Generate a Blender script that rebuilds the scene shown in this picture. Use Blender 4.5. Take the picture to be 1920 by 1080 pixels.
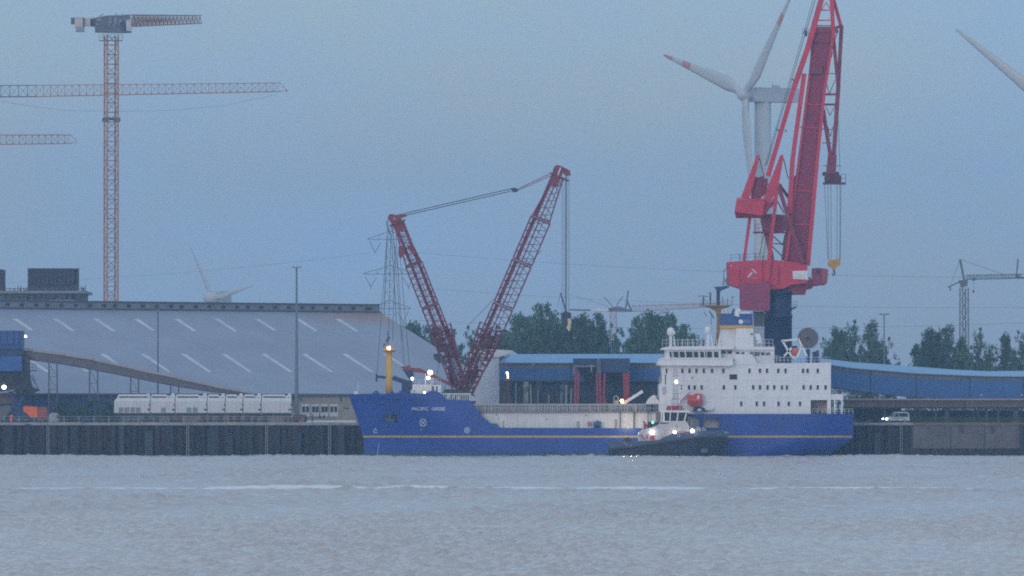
import bpy, math, random
import numpy as np
from mathutils import Vector, Matrix
random.seed(7); np.random.seed(7)
for _o in list(bpy.data.objects): bpy.data.objects.remove(_o)
SC = bpy.context.scene
COL = SC.collection
# ------------------------------------------------------------- camera
F = 12727.0; CY = -1400.0; CH = 9.0; PIT = math.atan(234.0 / F)
cam = bpy.data.cameras.new('camera'); cam.lens = 36.0 * F / 1920.0; cam.sensor_width = 36.0
cam.clip_start = 5.0; cam.clip_end = 12000.0
co = bpy.data.objects.new('camera', cam); COL.objects.link(co)
co.location = (0, CY, CH); co.rotation_euler = (math.pi / 2 + PIT, 0, 0)
SC.camera = co
# ------------------------------------------------------------- sky, sun, exposure
SUN_EL, SUN_AZ = 9.0, 205.0      # azimuth clockwise from +Y: the low sun is behind the camera, to the left
W = bpy.data.worlds.new('World'); SC.world = W; W.use_nodes = True
nt = W.node_tree; nt.nodes.clear()
out = nt.nodes.new('ShaderNodeOutputWorld'); bg = nt.nodes.new('ShaderNodeBackground')
sky = nt.nodes.new('ShaderNodeTexSky'); sky.sky_type = 'NISHITA'; sky.sun_disc = False
sky.sun_elevation = math.radians(SUN_EL); sky.sun_rotation = math.radians(SUN_AZ)
sky.air_density = 1.3; sky.dust_density = 1.0; sky.ozone_density = 3.0
tc = nt.nodes.new('ShaderNodeTexCoord'); mp = nt.nodes.new('ShaderNodeMapping')
mp.inputs['Scale'].default_value = (11, 11, 22); mp.inputs['Rotation'].default_value = (0, 0.35, 0)
nz = nt.nodes.new('ShaderNodeTexNoise'); nz.inputs['Scale'].default_value = 1.0; nz.inputs['Detail'].default_value = 4
nz.inputs['Roughness'].default_value = 0.55
rp = nt.nodes.new('ShaderNodeMapRange'); rp.inputs[1].default_value = 0.35; rp.inputs[2].default_value = 0.72
rp.inputs[3].default_value = 0.50; rp.inputs[4].default_value = 0.98
mx = nt.nodes.new('ShaderNodeMix'); mx.data_type = 'RGBA'
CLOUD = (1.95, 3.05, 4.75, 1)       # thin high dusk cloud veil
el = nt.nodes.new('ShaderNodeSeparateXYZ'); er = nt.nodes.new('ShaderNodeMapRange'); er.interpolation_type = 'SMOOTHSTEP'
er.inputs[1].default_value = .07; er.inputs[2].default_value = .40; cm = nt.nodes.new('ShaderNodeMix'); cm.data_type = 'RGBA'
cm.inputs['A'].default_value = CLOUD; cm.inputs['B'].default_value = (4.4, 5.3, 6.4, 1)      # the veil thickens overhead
L = nt.links.new
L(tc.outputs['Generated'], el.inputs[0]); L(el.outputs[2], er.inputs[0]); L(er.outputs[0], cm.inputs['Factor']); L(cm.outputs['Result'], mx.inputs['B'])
L(tc.outputs['Generated'], mp.inputs['Vector']); L(mp.outputs['Vector'], nz.inputs['Vector'])
L(nz.outputs['Fac'], rp.inputs[0]); L(rp.outputs[0], mx.inputs['Factor'])
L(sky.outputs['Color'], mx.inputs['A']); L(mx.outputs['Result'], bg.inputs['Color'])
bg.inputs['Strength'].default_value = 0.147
L(bg.outputs['Background'], out.inputs['Surface'])
sl = bpy.data.lights.new('sun', 'SUN'); sl.energy = 0.8; sl.angle = math.radians(35); sl.color = (1.0, 0.90, 0.86)
so = bpy.data.objects.new('sun', sl); COL.objects.link(so)
_az = math.radians(SUN_AZ); _el = math.radians(SUN_EL)
_d = Vector((math.sin(_az) * math.cos(_el), math.cos(_az) * math.cos(_el), math.sin(_el)))
so.rotation_euler = _d.to_track_quat('Z', 'Y').to_euler(); so.location = (0, 0, 300)
SC.view_settings.view_transform = 'Standard'; SC.view_settings.look = 'None'
SC.view_settings.exposure = 0.2; SC.view_settings.gamma = 1.0
SC.cycles.pixel_filter_type = 'BLACKMAN_HARRIS'; SC.cycles.filter_width = 1.9
SC.cycles.use_denoising = False; SC.cycles.sample_clamp_indirect = 2.0; SC.cycles.max_bounces = 4; SC.cycles.volume_bounces = 0
SC.cycles.volume_step_rate = 10; SC.cycles.caustics_reflective = False; SC.cycles.caustics_refractive = False

# ------------------------------------------------------------- helpers
_cp, _sp = math.cos(PIT), math.sin(PIT)
def P(px, py, Y):
    """the world point at depth Y that stands behind photo pixel (px, py)"""
    a = (px - 960.0) / F; b = (540.0 - py) / F
    d = Vector((a, _cp - b * _sp, _sp + b * _cp)); k = (Y - CY) / d.y
    return Vector((d.x * k, Y, CH + d.z * k))
def X(px, Y): return P(px, 774, Y).x
def Z(py, Y): return P(960, py, Y).z
def S(Y): return (Y - CY) / F
QZ = 6.9                                  # height of the quay above the water

class MB:
    def __init__(s): s.v = []; s.f = []; s.m = []; s.mi = 0
    def add(s, vs, fs):
        o = len(s.v); s.v.extend([tuple(v) for v in vs])
        for f in fs: s.f.append(tuple(i + o for i in f)); s.m.append(s.mi)
        return s
    def bx(s, x0, x1, y0, y1, z0, z1):
        v = [(x, y, z) for x in (x0, x1) for y in (y0, y1) for z in (z0, z1)]
        return s.add(v, [(0, 1, 3, 2), (4, 6, 7, 5), (0, 4, 5, 1), (2, 3, 7, 6), (0, 2, 6, 4), (1, 5, 7, 3)])
    def pbox(s, a, b, t, u, Y0, Y1):
        p = P(a, t, Y0); q = P(b, u, Y0)
        return s.bx(p.x, q.x, Y0, Y1, min(q.z, p.z), max(p.z, q.z))
    def poly(s, pts, Y0, Y1):
        """pts: photo pixels of the near face's outline, extruded back to Y1"""
        w = [P(a, b, Y0) for a, b in pts]; n = len(w)
        vs = [(p.x, Y0, p.z) for p in w] + [(p.x, Y1, p.z) for p in w]
        fs = [tuple(range(n)), tuple(range(2 * n - 1, n - 1, -1))]
        fs += [(i, i + n, (i + 1) % n + n, (i + 1) % n) for i in range(n)]
        return s.add(vs, fs)
    def prism(s, pts, y0, y1):
        n = len(pts)
        vs = [(p[0], y0, p[1]) for p in pts] + [(p[0], y1, p[1]) for p in pts]
        fs = [tuple(range(n)), tuple(range(2 * n - 1, n - 1, -1))]
        fs += [(i, i + n, (i + 1) % n + n, (i + 1) % n) for i in range(n)]
        return s.add(vs, fs)
    def bar(s, a, b, r, n=4, r2=None, h=None):
        a = Vector(a); b = Vector(b); d = b - a
        if d.length < 1e-6: return s
        d.normalize(); up = Vector((0, 1, 0)) if abs(d.y) < .9 else Vector((0, 0, 1))
        u = d.cross(up).normalized(); w = d.cross(u)
        r2 = r if r2 is None else r2; vs = []
        for c, rr in ((a, r), (b, r2)):
            for k in range(n):
                t = 2 * math.pi * (k + .5) / n
                q = 1.4142 if n == 4 else 1.0
                hh = (h if h else rr)
                vs.append(c + u * math.cos(t) * rr * q + w * math.sin(t) * (hh if n == 4 else rr) * q)
        fs = [tuple(range(n - 1, -1, -1)), tuple(range(n, 2 * n))]
        fs += [(i, (i + 1) % n, (i + 1) % n + n, i + n) for i in range(n)]
        return s.add(vs, fs)
    def pbar(s, p, q, Y0, Y1, r, n=4, r2=None, h=None): return s.bar(P(p[0], p[1], Y0), P(q[0], q[1], Y1), r, n, r2, h)
    def path(s, pts, r, n=5):
        for a, b in zip(pts, pts[1:]): s.bar(a, b, r, n)
        return s
    def lathe(s, c, prof, n=16, axis='z', sy=1.0):
        vs = []; c = Vector(c)
        for r, z in prof:
            for k in range(n):
                t = 2 * math.pi * k / n; a, b = r * math.cos(t), r * math.sin(t)
                vs.append(c + (Vector((a, b * sy, z)) if axis == 'z' else Vector((a, z, b)) if axis == 'y' else Vector((z, a, b))))
        m = len(prof); fs = []
        for j in range(m - 1):
            for k in range(n):
                fs.append((j * n + k, j * n + (k + 1) % n, (j + 1) * n + (k + 1) % n, (j + 1) * n + k))
        fs.append(tuple(range(n - 1, -1, -1))); fs.append(tuple(range((m - 1) * n, m * n)))
        return s.add(vs, fs)
    def ball(s, c, r, n=12, sx=1, sy=1, sz=1):
        prof = []; m = max(5, n // 2)
        for j in range(1, m): t = math.pi * j / m; prof.append((math.sin(t), -math.cos(t)))
        vs0 = len(s.v); s.lathe((0, 0, 0), prof, n)
        for i in range(vs0, len(s.v)):
            v = s.v[i]; s.v[i] = (c[0] + v[0] * r * sx, c[1] + v[1] * r * sy, c[2] + v[2] * r * sz)
        return s
    def ring(s, c, R, r, n=16, k=5, axis='y'):
        c = Vector(c); pts = []
        for i in range(n + 1):
            t = 2 * math.pi * i / n; a, b = R * math.cos(t), R * math.sin(t)
            pts.append(c + (Vector((a, 0, b)) if axis == 'y' else Vector((a, b, 0))))
        return s.path(pts, r, k)
    def build(s, name, mat, parent=None, smooth=False, label=None, loc=None, kind=None):
        base = Vector((0, 0, 0)); q = parent
        while q is not None: base += q.location; q = q.parent
        org = Vector(loc) if loc is not None else base
        me = bpy.data.meshes.new(name)
        me.from_pydata([(v[0] - org.x, v[1] - org.y, v[2] - org.z) for v in s.v], [], s.f)
        for m in (mat if isinstance(mat, (list, tuple)) else [mat]): me.materials.append(m)
        if any(s.m): me.polygons.foreach_set('material_index', s.m)
        if smooth: me.polygons.foreach_set('use_smooth', [True] * len(s.f))
        me.update()
        o = bpy.data.objects.new(name, me); COL.objects.link(o)
        if parent is not None: o.parent = parent
        o.location = org - base
        if label: o['label'] = label
        if kind: o['kind'] = kind
        return o

def thing(name, label, cat, loc=(0, 0, 0), group=None):
    o = bpy.data.objects.new(name, None); COL.objects.link(o); o.location = loc
    o.empty_display_size = 0.5
    o['label'] = label; o['category'] = cat
    if group: o['group'] = group
    return o
def tag(o, label, cat, group=None):
    o['label'] = label; o['category'] = cat
    if group: o['group'] = group
    return o
def copy_tree(o, parent=None):
    c = o.copy(); COL.objects.link(c)
    if parent is not None: c.parent = parent
    for ch in [x for x in COL.objects if x.parent == o]: copy_tree(ch, c)
    return c
def inst(src, name, parent, at):
    """another piece sharing src's mesh, standing at world point at"""
    base = Vector((0, 0, 0)); q = parent
    while q is not None: base += q.location; q = q.parent
    o = bpy.data.objects.new(name, src.data); COL.objects.link(o); o.parent = parent; o.location = Vector(at) - base
    return o

def lattice(mb, A, B, wa, wb, ha, hb, n, rc, rl, side=(0, 1, 0), tri=False, rungs=True):
    """four-chord lattice beam from A to B; w along side, h across"""
    A = Vector(A); B = Vector(B); d = (B - A).normalized(); sd = Vector(side); sd = (sd - d * sd.dot(d)).normalized()
    up = d.cross(sd).normalized(); st = []
    cs = ((-1, -1), (1, -1), (1, 1), (-1, 1)) if not tri else ((-1, -1), (1, -1), (0, 1))
    for i in range(n + 1):
        t = i / n; c = A.lerp(B, t); w = wa + (wb - wa) * t; h = ha + (hb - ha) * t
        st.append([c + sd * (w / 2 * k[0]) + up * (h / 2 * k[1]) for k in cs])
    m = len(cs)
    for k in range(m): mb.bar(st[0][k], st[-1][k], rc, 4)
    for i in range(n):
        for k in range(m):
            j = (k + 1) % m
            if i % 2: mb.bar(st[i][k], st[i + 1][j], rl, 3)
            else: mb.bar(st[i][j], st[i + 1][k], rl, 3)
            if rungs or i == 0: mb.bar(st[i][k], st[i][j], rl, 3)
    return mb

def rail(mb, a, b, h=1.0, step=1.4, r=0.035, mid=True):
    a = Vector(a); b = Vector(b); n = max(1, int((b - a).length / step)); u = Vector((0, 0, h))
    for i in range(n + 1):
        p = a.lerp(b, i / n); mb.bar(p, p + u, r, 3)
    mb.bar(a + u, b + u, r, 3)
    if mid: mb.bar(a + u * .5, b + u * .5, r * .8, 3)
    return mb

# ------------------------------------------------------------- materials
_M = {}
def mat(name, col, rough=.55, var=.12, scale=.5, streak=0.0, rust=0.0, rustcol=(.16, .075, .045), metal=0.0, bump=0.0, bscale=3.0, rnd=0.0, corr=None, spec=0.5):
    if name in _M: return _M[name]
    m = bpy.data.materials.new(name); m.use_nodes = True; t = m.node_tree; N = t.nodes; K = t.links.new
    b = N['Principled BSDF']; b.inputs['Roughness'].default_value = rough; b.inputs['Metallic'].default_value = metal
    b.inputs['Specular IOR Level'].default_value = spec
    tcn = N.new('ShaderNodeTexCoord'); src = tcn.outputs['Object']
    n1 = N.new('ShaderNodeTexNoise'); n1.inputs['Scale'].default_value = scale; n1.inputs['Detail'].default_value = 6; n1.inputs['Roughness'].default_value = .62
    K(src, n1.inputs['Vector'])
    mr = N.new('ShaderNodeMapRange'); mr.inputs[1].default_value = .3; mr.inputs[2].default_value = .7
    mr.inputs[3].default_value = 1 - var; mr.inputs[4].default_value = 1 + var; K(n1.outputs['Fac'], mr.inputs[0])
    mul = N.new('ShaderNodeMix'); mul.data_type = 'RGBA'; mul.blend_type = 'MULTIPLY'; mul.inputs['Factor'].default_value = 1
    mul.inputs['A'].default_value = (*col, 1); K(mr.outputs[0], mul.inputs['B']); cur = mul.outputs['Result']
    if streak:
        mpn = N.new('ShaderNodeMapping'); mpn.inputs['Scale'].default_value = (1.6, 1.6, .09); K(src, mpn.inputs['Vector'])
        n2 = N.new('ShaderNodeTexNoise'); n2.inputs['Scale'].default_value = 1.2; n2.inputs['Detail'].default_value = 5; K(mpn.outputs[0], n2.inputs['Vector'])
        r2 = N.new('ShaderNodeMapRange'); r2.inputs[1].default_value = .45; r2.inputs[2].default_value = .75; r2.inputs[3].default_value = 0; r2.inputs[4].default_value = streak
        K(n2.outputs['Fac'], r2.inputs[0]); x = N.new('ShaderNodeMix'); x.data_type = 'RGBA'
        K(r2.outputs[0], x.inputs['Factor']); K(cur, x.inputs['A']); x.inputs['B'].default_value = (*[c * .45 + .02 for c in col], 1); cur = x.outputs['Result']
    if rust:
        n3 = N.new('ShaderNodeTexNoise'); n3.inputs['Scale'].default_value = .8; n3.inputs['Detail'].default_value = 9; n3.inputs['Roughness'].default_value = .72
        K(src, n3.inputs['Vector'])
        r3 = N.new('ShaderNodeMapRange'); r3.inputs[1].default_value = .55; r3.inputs[2].default_value = .68; r3.inputs[3].default_value = 0; r3.inputs[4].default_value = rust
        K(n3.outputs['Fac'], r3.inputs[0]); x = N.new('ShaderNodeMix'); x.data_type = 'RGBA'
        K(r3.outputs[0], x.inputs['Factor']); K(cur, x.inputs['A']); x.inputs['B'].default_value = (*rustcol, 1); cur = x.outputs['Result']
    if rnd:
        oi = N.new('ShaderNodeObjectInfo'); r4 = N.new('ShaderNodeMapRange'); r4.inputs[3].default_value = 1 - rnd; r4.inputs[4].default_value = 1 + rnd
        K(oi.outputs['Random'], r4.inputs[0]); x = N.new('ShaderNodeMix'); x.data_type = 'RGBA'; x.blend_type = 'MULTIPLY'; x.inputs['Factor'].default_value = 1
        K(cur, x.inputs['A']); K(r4.outputs[0], x.inputs['B']); cur = x.outputs['Result']
    K(cur, b.inputs['Base Color'])
    if corr:
        wv = N.new('ShaderNodeTexWave'); wv.bands_direction = corr[0]; wv.inputs['Scale'].default_value = corr[1]; wv.inputs['Distortion'].default_value = 0
        K(src, wv.inputs['Vector']); bp = N.new('ShaderNodeBump'); bp.inputs['Strength'].default_value = corr[2]; bp.inputs['Distance'].default_value = .05
        K(wv.outputs['Fac'], bp.inputs['Height']); K(bp.outputs[0], b.inputs['Normal'])
    elif bump:
        n5 = N.new('ShaderNodeTexNoise'); n5.inputs['Scale'].default_value = bscale; n5.inputs['Detail'].default_value = 4; K(src, n5.inputs['Vector'])
        bp = N.new('ShaderNodeBump'); bp.inputs['Strength'].default_value = bump; bp.inputs['Distance'].default_value = .05
        K(n5.outputs['Fac'], bp.inputs['Height']); K(bp.outputs[0], b.inputs['Normal'])
    _M[name] = m; return m
def glow(name, col, strength):
    if name in _M: return _M[name]
    m = bpy.data.materials.new(name); m.use_nodes = True; b = m.node_tree.nodes['Principled BSDF']
    b.inputs['Base Color'].default_value = (.8, .8, .8, 1)
    b.inputs['Emission Color'].default_value = (*col, 1); b.inputs['Emission Strength'].default_value = strength
    _M[name] = m; return m
HULL = mat('hull_blue_paint', (.008, .058, .31), .42, .16, .22, streak=.42, rust=.28)
WHITE = mat('ship_white_paint', (.74, .74, .76), .5, .05, .4, streak=.16)
CREAM = mat('weathered_cream_paint', (.68, .66, .66), .6, .10, .4, streak=.35, rust=.25, rustcol=(.30, .20, .14))
YEL = mat('yellow_ochre_paint', (.62, .34, .045), .5, .10, .6, streak=.2)
DARK = mat('dark_machinery', (.035, .045, .06), .6, .3, .9)
GLASS = mat('dark_window_glass', (.012, .018, .026), .12, .2, .5)
RED = mat('crane_red_paint', (.56, .024, .07), .5, .14, .3, streak=.22)
DRED = mat('dark_red_lattice_paint', (.16, .014, .035), .55, .3, .5)
ORANGE = mat('orange_paint', (.72, .12, .03), .5, .15, .6)
STEEL = mat('galvanised_steel', (.26, .28, .30), .5, .2, .6)
DSTEEL = mat('dark_steel', (.07, .085, .11), .55, .25, .6)
ROPE = mat('wire_rope', (.045, .05, .06), .6, .2, 1)
NAVY = mat('navy_paint', (.012, .04, .13), .5, .2, .5, streak=.2)
BLUE = mat('conveyor_blue_sheet', (.035, .135, .37), .55, .12, .3, streak=.25, corr=('X', 1.2, .25))
LBLUE = mat('pale_blue_roof_sheet', (.17, .35, .56), .5, .08, .3, corr=('X', 1.2, .3))
CONC = mat('concrete', (.24, .225, .205), .85, .2, .35, streak=.4, bump=.4)
BRN = mat('brown_stained_concrete', (.15, .115, .095), .9, .3, .4, streak=.5, bump=.5)
LAMPW = glow('white_lamp_glass', (1, .93, .82), 8)
LAMPO = glow('amber_lamp_glass', (1, .52, .10), 10)
LAMPS = glow('sodium_lamp_glass', (1, .72, .40), 7)
LAMPG = glow('green_lamp_glass', (.02, .9, .45), 6)
# ============================================================= water
def sheet(name_coords, mat_, parent=None): pass
def waves(x, y, fade, lo, hi, n, steep, seed):
    r = np.random.RandomState(seed); z = np.zeros_like(x)
    for i in range(n):
        lam = lo * (hi / lo) ** r.rand(); th = r.normal(math.radians(70), .75); k = 2 * math.pi / lam
        a = steep * lam / (2 * math.pi) * (.5 + r.rand()); ph = r.rand() * 6.283
        w = k * (x * math.cos(th) + y * math.sin(th)) + ph
        s_ = np.sin(w + .6 * np.sin(.17 * k * x + i) + .5 * np.sin(.13 * k * y + 2 * i)); z += a * (s_ + .25 * np.cos(2 * w))
    g = np.sin(x * .11 + 1.3 * np.sin(y * .021)) * np.sin(y * .017 + 2) * .35 + .8
    return z * fade * g
def grid_arrays(xs, ys, zf):
    gx, gy = np.meshgrid(xs, ys); gz = zf(gx, gy); nx, ny = len(xs), len(ys)
    co_ = np.stack([gx, gy, gz], -1).reshape(-1, 3)
    i = np.arange(nx - 1); j = np.arange(ny - 1); ii, jj = np.meshgrid(i, j); a = (jj * nx + ii).ravel()
    return co_, np.stack([a, a + 1, a + nx + 1, a + nx], -1)
def edge(x, x0, x1, y, y0, y1, d):
    return np.clip(np.minimum(np.minimum(x - x0, x1 - x), np.minimum(y - y0, y1 - y)) / d, 0, 1)
QY = 18.0
parts_w = []
A0, A1, A2 = -1062.0, -800.0, 17.9
def zA(x, y): return waves(x, y, edge(x, -56, 56, y, A0, A1, 1), .6, 2.6, 50, .115, 1)
def zB(x, y): return waves(x, y, edge(x, -130, 130, y, A1, A2, 1.5), 1.3, 3.2, 36, .125, 2)
parts_w.append(grid_arrays(np.arange(-56, 56.01, .28), np.linspace(A0, A1, 771), zA))
parts_w.append(grid_arrays(np.linspace(-130, 130, 340), np.linspace(A1, A2, 900), zB))
z0 = lambda x, y: x * 0
parts_w.append(grid_arrays(np.array([-900, -56.]), np.array([A0, A1]), z0)); parts_w.append(grid_arrays(np.array([56., 900]), np.array([A0, A1]), z0))
parts_w.append(grid_arrays(np.array([-900, -130.]), np.array([A1, A2]), z0)); parts_w.append(grid_arrays(np.array([130., 900]), np.array([A1, A2]), z0))
parts_w.append(grid_arrays(np.array([-900, 900.]), np.array([-1500, A0]), z0))
vs, fs, o = [], [], 0
for c, f in parts_w: vs.append(c); fs.append(f + o); o += len(c)
vs = np.concatenate(vs).astype(np.float32); fs = np.concatenate(fs).astype(np.int32)
me = bpy.data.meshes.new('water'); me.vertices.add(len(vs)); me.vertices.foreach_set('co', vs.ravel())
me.loops.add(len(fs) * 4); me.loops.foreach_set('vertex_index', fs.ravel())
me.polygons.add(len(fs)); me.polygons.foreach_set('loop_start', np.arange(0, len(fs) * 4, 4, dtype=np.int32))
me.polygons.foreach_set('loop_total', np.full(len(fs), 4, dtype=np.int32)); me.polygons.foreach_set('use_smooth', [True] * len(fs))
me.update(calc_edges=True)
wm = bpy.data.materials.new('river_water'); wm.use_nodes = True; t = wm.node_tree; b = t.nodes['Principled BSDF']
b.inputs['Base Color'].default_value = (.25, .245, .25, 1); b.inputs['Roughness'].default_value = .17; b.inputs['IOR'].default_value = 1.33
tcn = t.nodes.new('ShaderNodeTexCoord'); n1 = t.nodes.new('ShaderNodeTexNoise'); n1.inputs['Scale'].default_value = 1.1; n1.inputs['Detail'].default_value = 5
mpp = t.nodes.new('ShaderNodeMapping'); mpp.inputs['Scale'].default_value = (1, .5, 1)
t.links.new(tcn.outputs['Object'], mpp.inputs['Vector']); t.links.new(mpp.outputs[0], n1.inputs['Vector'])
bp = t.nodes.new('ShaderNodeBump'); bp.inputs['Strength'].default_value = .9; bp.inputs['Distance'].default_value = .18
t.links.new(n1.outputs['Fac'], bp.inputs['Height']); t.links.new(bp.outputs[0], b.inputs['Normal'])
n2 = t.nodes.new('ShaderNodeTexNoise'); n2.inputs['Scale'].default_value = .02; n2.inputs['Detail'].default_value = 5; t.links.new(tcn.outputs['Object'], n2.inputs['Vector'])
cr = t.nodes.new('ShaderNodeMix'); cr.data_type = 'RGBA'; cr.inputs['A'].default_value = (.425, .395, .395, 1); cr.inputs['B'].default_value = (.51, .48, .48, 1)
t.links.new(n2.outputs['Fac'], cr.inputs['Factor']); t.links.new(cr.outputs['Result'], b.inputs['Base Color'])
me.materials.append(wm); wo = bpy.data.objects.new('water', me); COL.objects.link(wo); wo['kind'] = 'structure'
# the thin crest of a passing wake
FOAM = mat('wake_foam', (.62, .64, .68), .6, .1, 1)
mb = MB(); yw = CY + CH / ((918 - 774) / F)
random.seed(3); xx = X(330, yw)
def foam_run(p0, p1, th):
    a, b_ = X(p0, yw), X(p1, yw); n = max(2, int((b_ - a) / .8)); pts = []
    for i in range(n + 1):
        u = i / n; h = th * (math.sin(math.pi * u) ** .5 if 0 < u < 1 else 0.001) * random.uniform(.75, 1.1)
        pts.append((a + (b_ - a) * u, yw + .9 * math.sin(u * 7 + p0) , max(h, .001)))
    for (xa, ya, ha), (xb, yb, hb) in zip(pts, pts[1:]):
        mb.add([(xa, ya - .9, .02), (xb, yb - .9, .02), (xb, yb, .16 + hb), (xa, ya, .16 + ha), (xa, ya + .9, .02), (xb, yb + .9, .02)], [(0, 1, 2, 3), (3, 2, 5, 4)])
foam_run(380, 700, .40); foam_run(696, 862, .36); foam_run(20, 378, .10); foam_run(1075, 1330, .22); foam_run(864, 1060, .19); foam_run(1400, 1830, .18)
mb.build('wake_foam', FOAM, kind='stuff')

# ============================================================= quay and ground
gm = mat('quay_ground_surface', (.20, .19, .18), .9, .25, .12, bump=.3)
mb = MB(); mb.bx(-2400, 2400, QY + 1.2, 4400, -1.5, QZ); mb.build('ground', gm, kind='structure')
PILE = mat('rusty_sheet_pile', (.024, .014, .022), .8, .5, .8, streak=.55, rust=.7, rustcol=(.055, .026, .026), rnd=.45)
_t = PILE.node_tree; _b = _t.nodes['Principled BSDF']; _s = _b.inputs['Base Color'].links[0].from_socket
_c = _t.nodes.new('ShaderNodeTexCoord'); _x = _t.nodes.new('ShaderNodeSeparateXYZ'); _n = _t.nodes.new('ShaderNodeTexNoise'); _n.inputs['Scale'].default_value = .7
_a = _t.nodes.new('ShaderNodeMath'); _a.operation = 'MULTIPLY_ADD'; _a.inputs[1].default_value = -1.6; _r = _t.nodes.new('ShaderNodeMapRange')
_r.inputs[1].default_value = .5; _r.inputs[2].default_value = 1.6; _r.inputs[3].default_value = .85; _r.inputs[4].default_value = 0
_m = _t.nodes.new('ShaderNodeMix'); _m.data_type = 'RGBA'; _m.inputs['B'].default_value = (.010, .018, .014, 1)      # weed left by the tide
_k = _t.links.new; _k(_c.outputs['Object'], _x.inputs[0]); _k(_c.outputs['Object'], _n.inputs['Vector']); _k(_n.outputs['Fac'], _a.inputs[0]); _k(_x.outputs[2], _a.inputs[2]); _k(_a.outputs[0], _r.inputs[0])
_k(_r.outputs[0], _m.inputs['Factor']); _k(_s, _m.inputs['A']); _k(_m.outputs['Result'], _b.inputs['Base Color'])
xa, xc, xe = X(-330, QY), X(1712, QY), X(1918, QY)
mb = MB(); mb.bx(-900, 900, QY + .5, QY + 1.2, -1.5, QZ - .02)
wall = mb.build('quay_wall', BRN, kind='structure')
mb = MB(); hw = .62
zt, zb = QZ - .45, -1.2
prof = [(-2 * hw, .28), (-1.5 * hw, .28), (-.95 * hw, -.22), (.05 * hw, -.22), (.6 * hw, .28), (2 * hw, .28)]
prof = [(-1.2, .30), (-.85, .30), (-.45, -.20), (.45, -.20), (.85, .30), (1.2, .30)]
pv = []
for (x, y) in prof:
    for z in (zb, zt): pv.append((x, QY + y, z))
mb.add(pv, [(2 * i, 2 * i + 2, 2 * i + 3, 2 * i + 1) for i in range(len(prof) - 1)])
sp = mb.build('sheet_pile', PILE, wall, loc=(0, QY, 0)); sp.location = (xa, QY, 0)
x = xa + 2.4; cnt = 1
while x < 135:
    if not (xc - .8 < x < xe + .5): inst(sp, 'sheet_pile', wall, (x, QY, 0)); cnt += 1
    x += 2.4
# dark and pale vertical fender timbers standing in front of the piles
FEND = mat('slate_fender_pile', (.030, .040, .058), .8, .3, .8, streak=.4, rnd=.4)
FENDD = mat('dark_fender_pile', (.022, .026, .035), .8, .3, .8, rnd=.3)
for (px, w, top, m_) in [(16, 18, 797, FEND), (52, 8, 795, FENDD), (123, 9, 798, FENDD), (139, 15, 797, FEND), (212, 7, 797, FENDD), (228, 9, 797, FEND), (279, 14, 808, FEND), (322, 7, 797, FENDD), (396, 15, 806, FEND),
                          (407, 5, 797, FENDD), (430, 12, 812, FEND), (470, 7, 798, FENDD), (520, 10, 797, FENDD), (560, 9, 812, FEND), (603, 7, 797, FENDD), (640, 12, 797, FEND), (1612, 6, 800, FENDD), (1645, 13, 812, FEND), (1668, 7, 797, FENDD), (1700, 8, 797, FENDD)]:
    mb = MB(); mb.pbox(px - w / 2, px + w / 2, top, 870, QY - .75, QY - .25); mb.build('fender_pile', m_, wall)
COPE = mat('pale_coping_concrete', (.30, .29, .28), .85, .25, .5, streak=.3)
x = X(-330, QY); k = 0
while x < X(1712, QY):
    mb = MB(); mb.bx(x, min(x + 5.94, X(1712, QY)), QY - .35, QY + 2.0, QZ - .5, QZ + .06 + .03 * ((k * 7) % 3)); mb.build('coping_block', COPE, wall); x += 6; k += 1
CW = mat('brown_quay_concrete', (.125, .110, .115), .9, .25, .3, streak=.45, bump=.4)
for (a, b_) in [(1712, 1782), (1783, 1846), (1847, 1917)]:
    mb = MB(); mb.pbox(a, b_, 796.5, 841, QY - .25, QY + .5); mb.build('concrete_facing', CW, wall)
for px in (1802, 1861):
    mb = MB(); mb.pbox(px - 3, px + 3, 797, 811, QY - .5, QY - .27); mb.build('rubber_fender', DARK, wall)
for i in range(12):
    a = 1713 + i * 17.2; mb = MB(); mb.pbox(a, a + 12, 841, 868, QY - .35 - .1 * (i % 2), QY + .3); mb.build('fender_pile', FENDD, wall)
mb = MB(); mb.pbox(1912, 1919, 796, 866, QY - .8, QY + .3); mb.build('fender_pile', FENDD, wall)
x = X(1712, QY); 
while x < 134:
    mb = MB(); mb.bx(x, x + 5.94, QY - .4, QY + 1.5, QZ - .55, QZ - .05); mb.build('coping_block', COPE if x > 134 else BRN, wall); x += 6
for px in (90, 352, 500, 618, 1690):      # ladders let into the wall
    mb = MB()
    for d in (-2, 2): mb.pbar((px + d, 794), (px + d, 858), QY - .45, QY - .45, .05)
    for k in range(12): mb.pbar((px - 2, 797 + k * 5), (px + 2, 797 + k * 5), QY - .45, QY - .45, .035)
    mb.build('ladder', STEEL, wall)
for px in (30, 180, 255, 372, 455, 545, 1630, 1682):
    mb = MB(); mb.lathe((X(px, QY), QY + .5, QZ), [(.24, 0), (.2, .35), (.32, .45), (.3, .6)], 10); mb.build('bollard', DSTEEL, wall)
# green bank behind the right end of the quay
GRASS = mat('short_grass', (.045, .085, .022), .95, .35, .7, bump=.5)
mb = MB(); a = X(1690, 60); b_ = X(2100, 60)
mb.add([(a, 58, QZ + .02), (b_, 58, QZ + .02), (b_, 64, QZ + 1.15), (a + 1.5, 64, QZ + 1.15), (a + 1.5, 82, QZ + 1.2), (b_, 82, QZ + 1.2)], [(0, 1, 2, 3), (3, 2, 5, 4)])
mb.build('grass_bank', GRASS, kind='structure')

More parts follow.
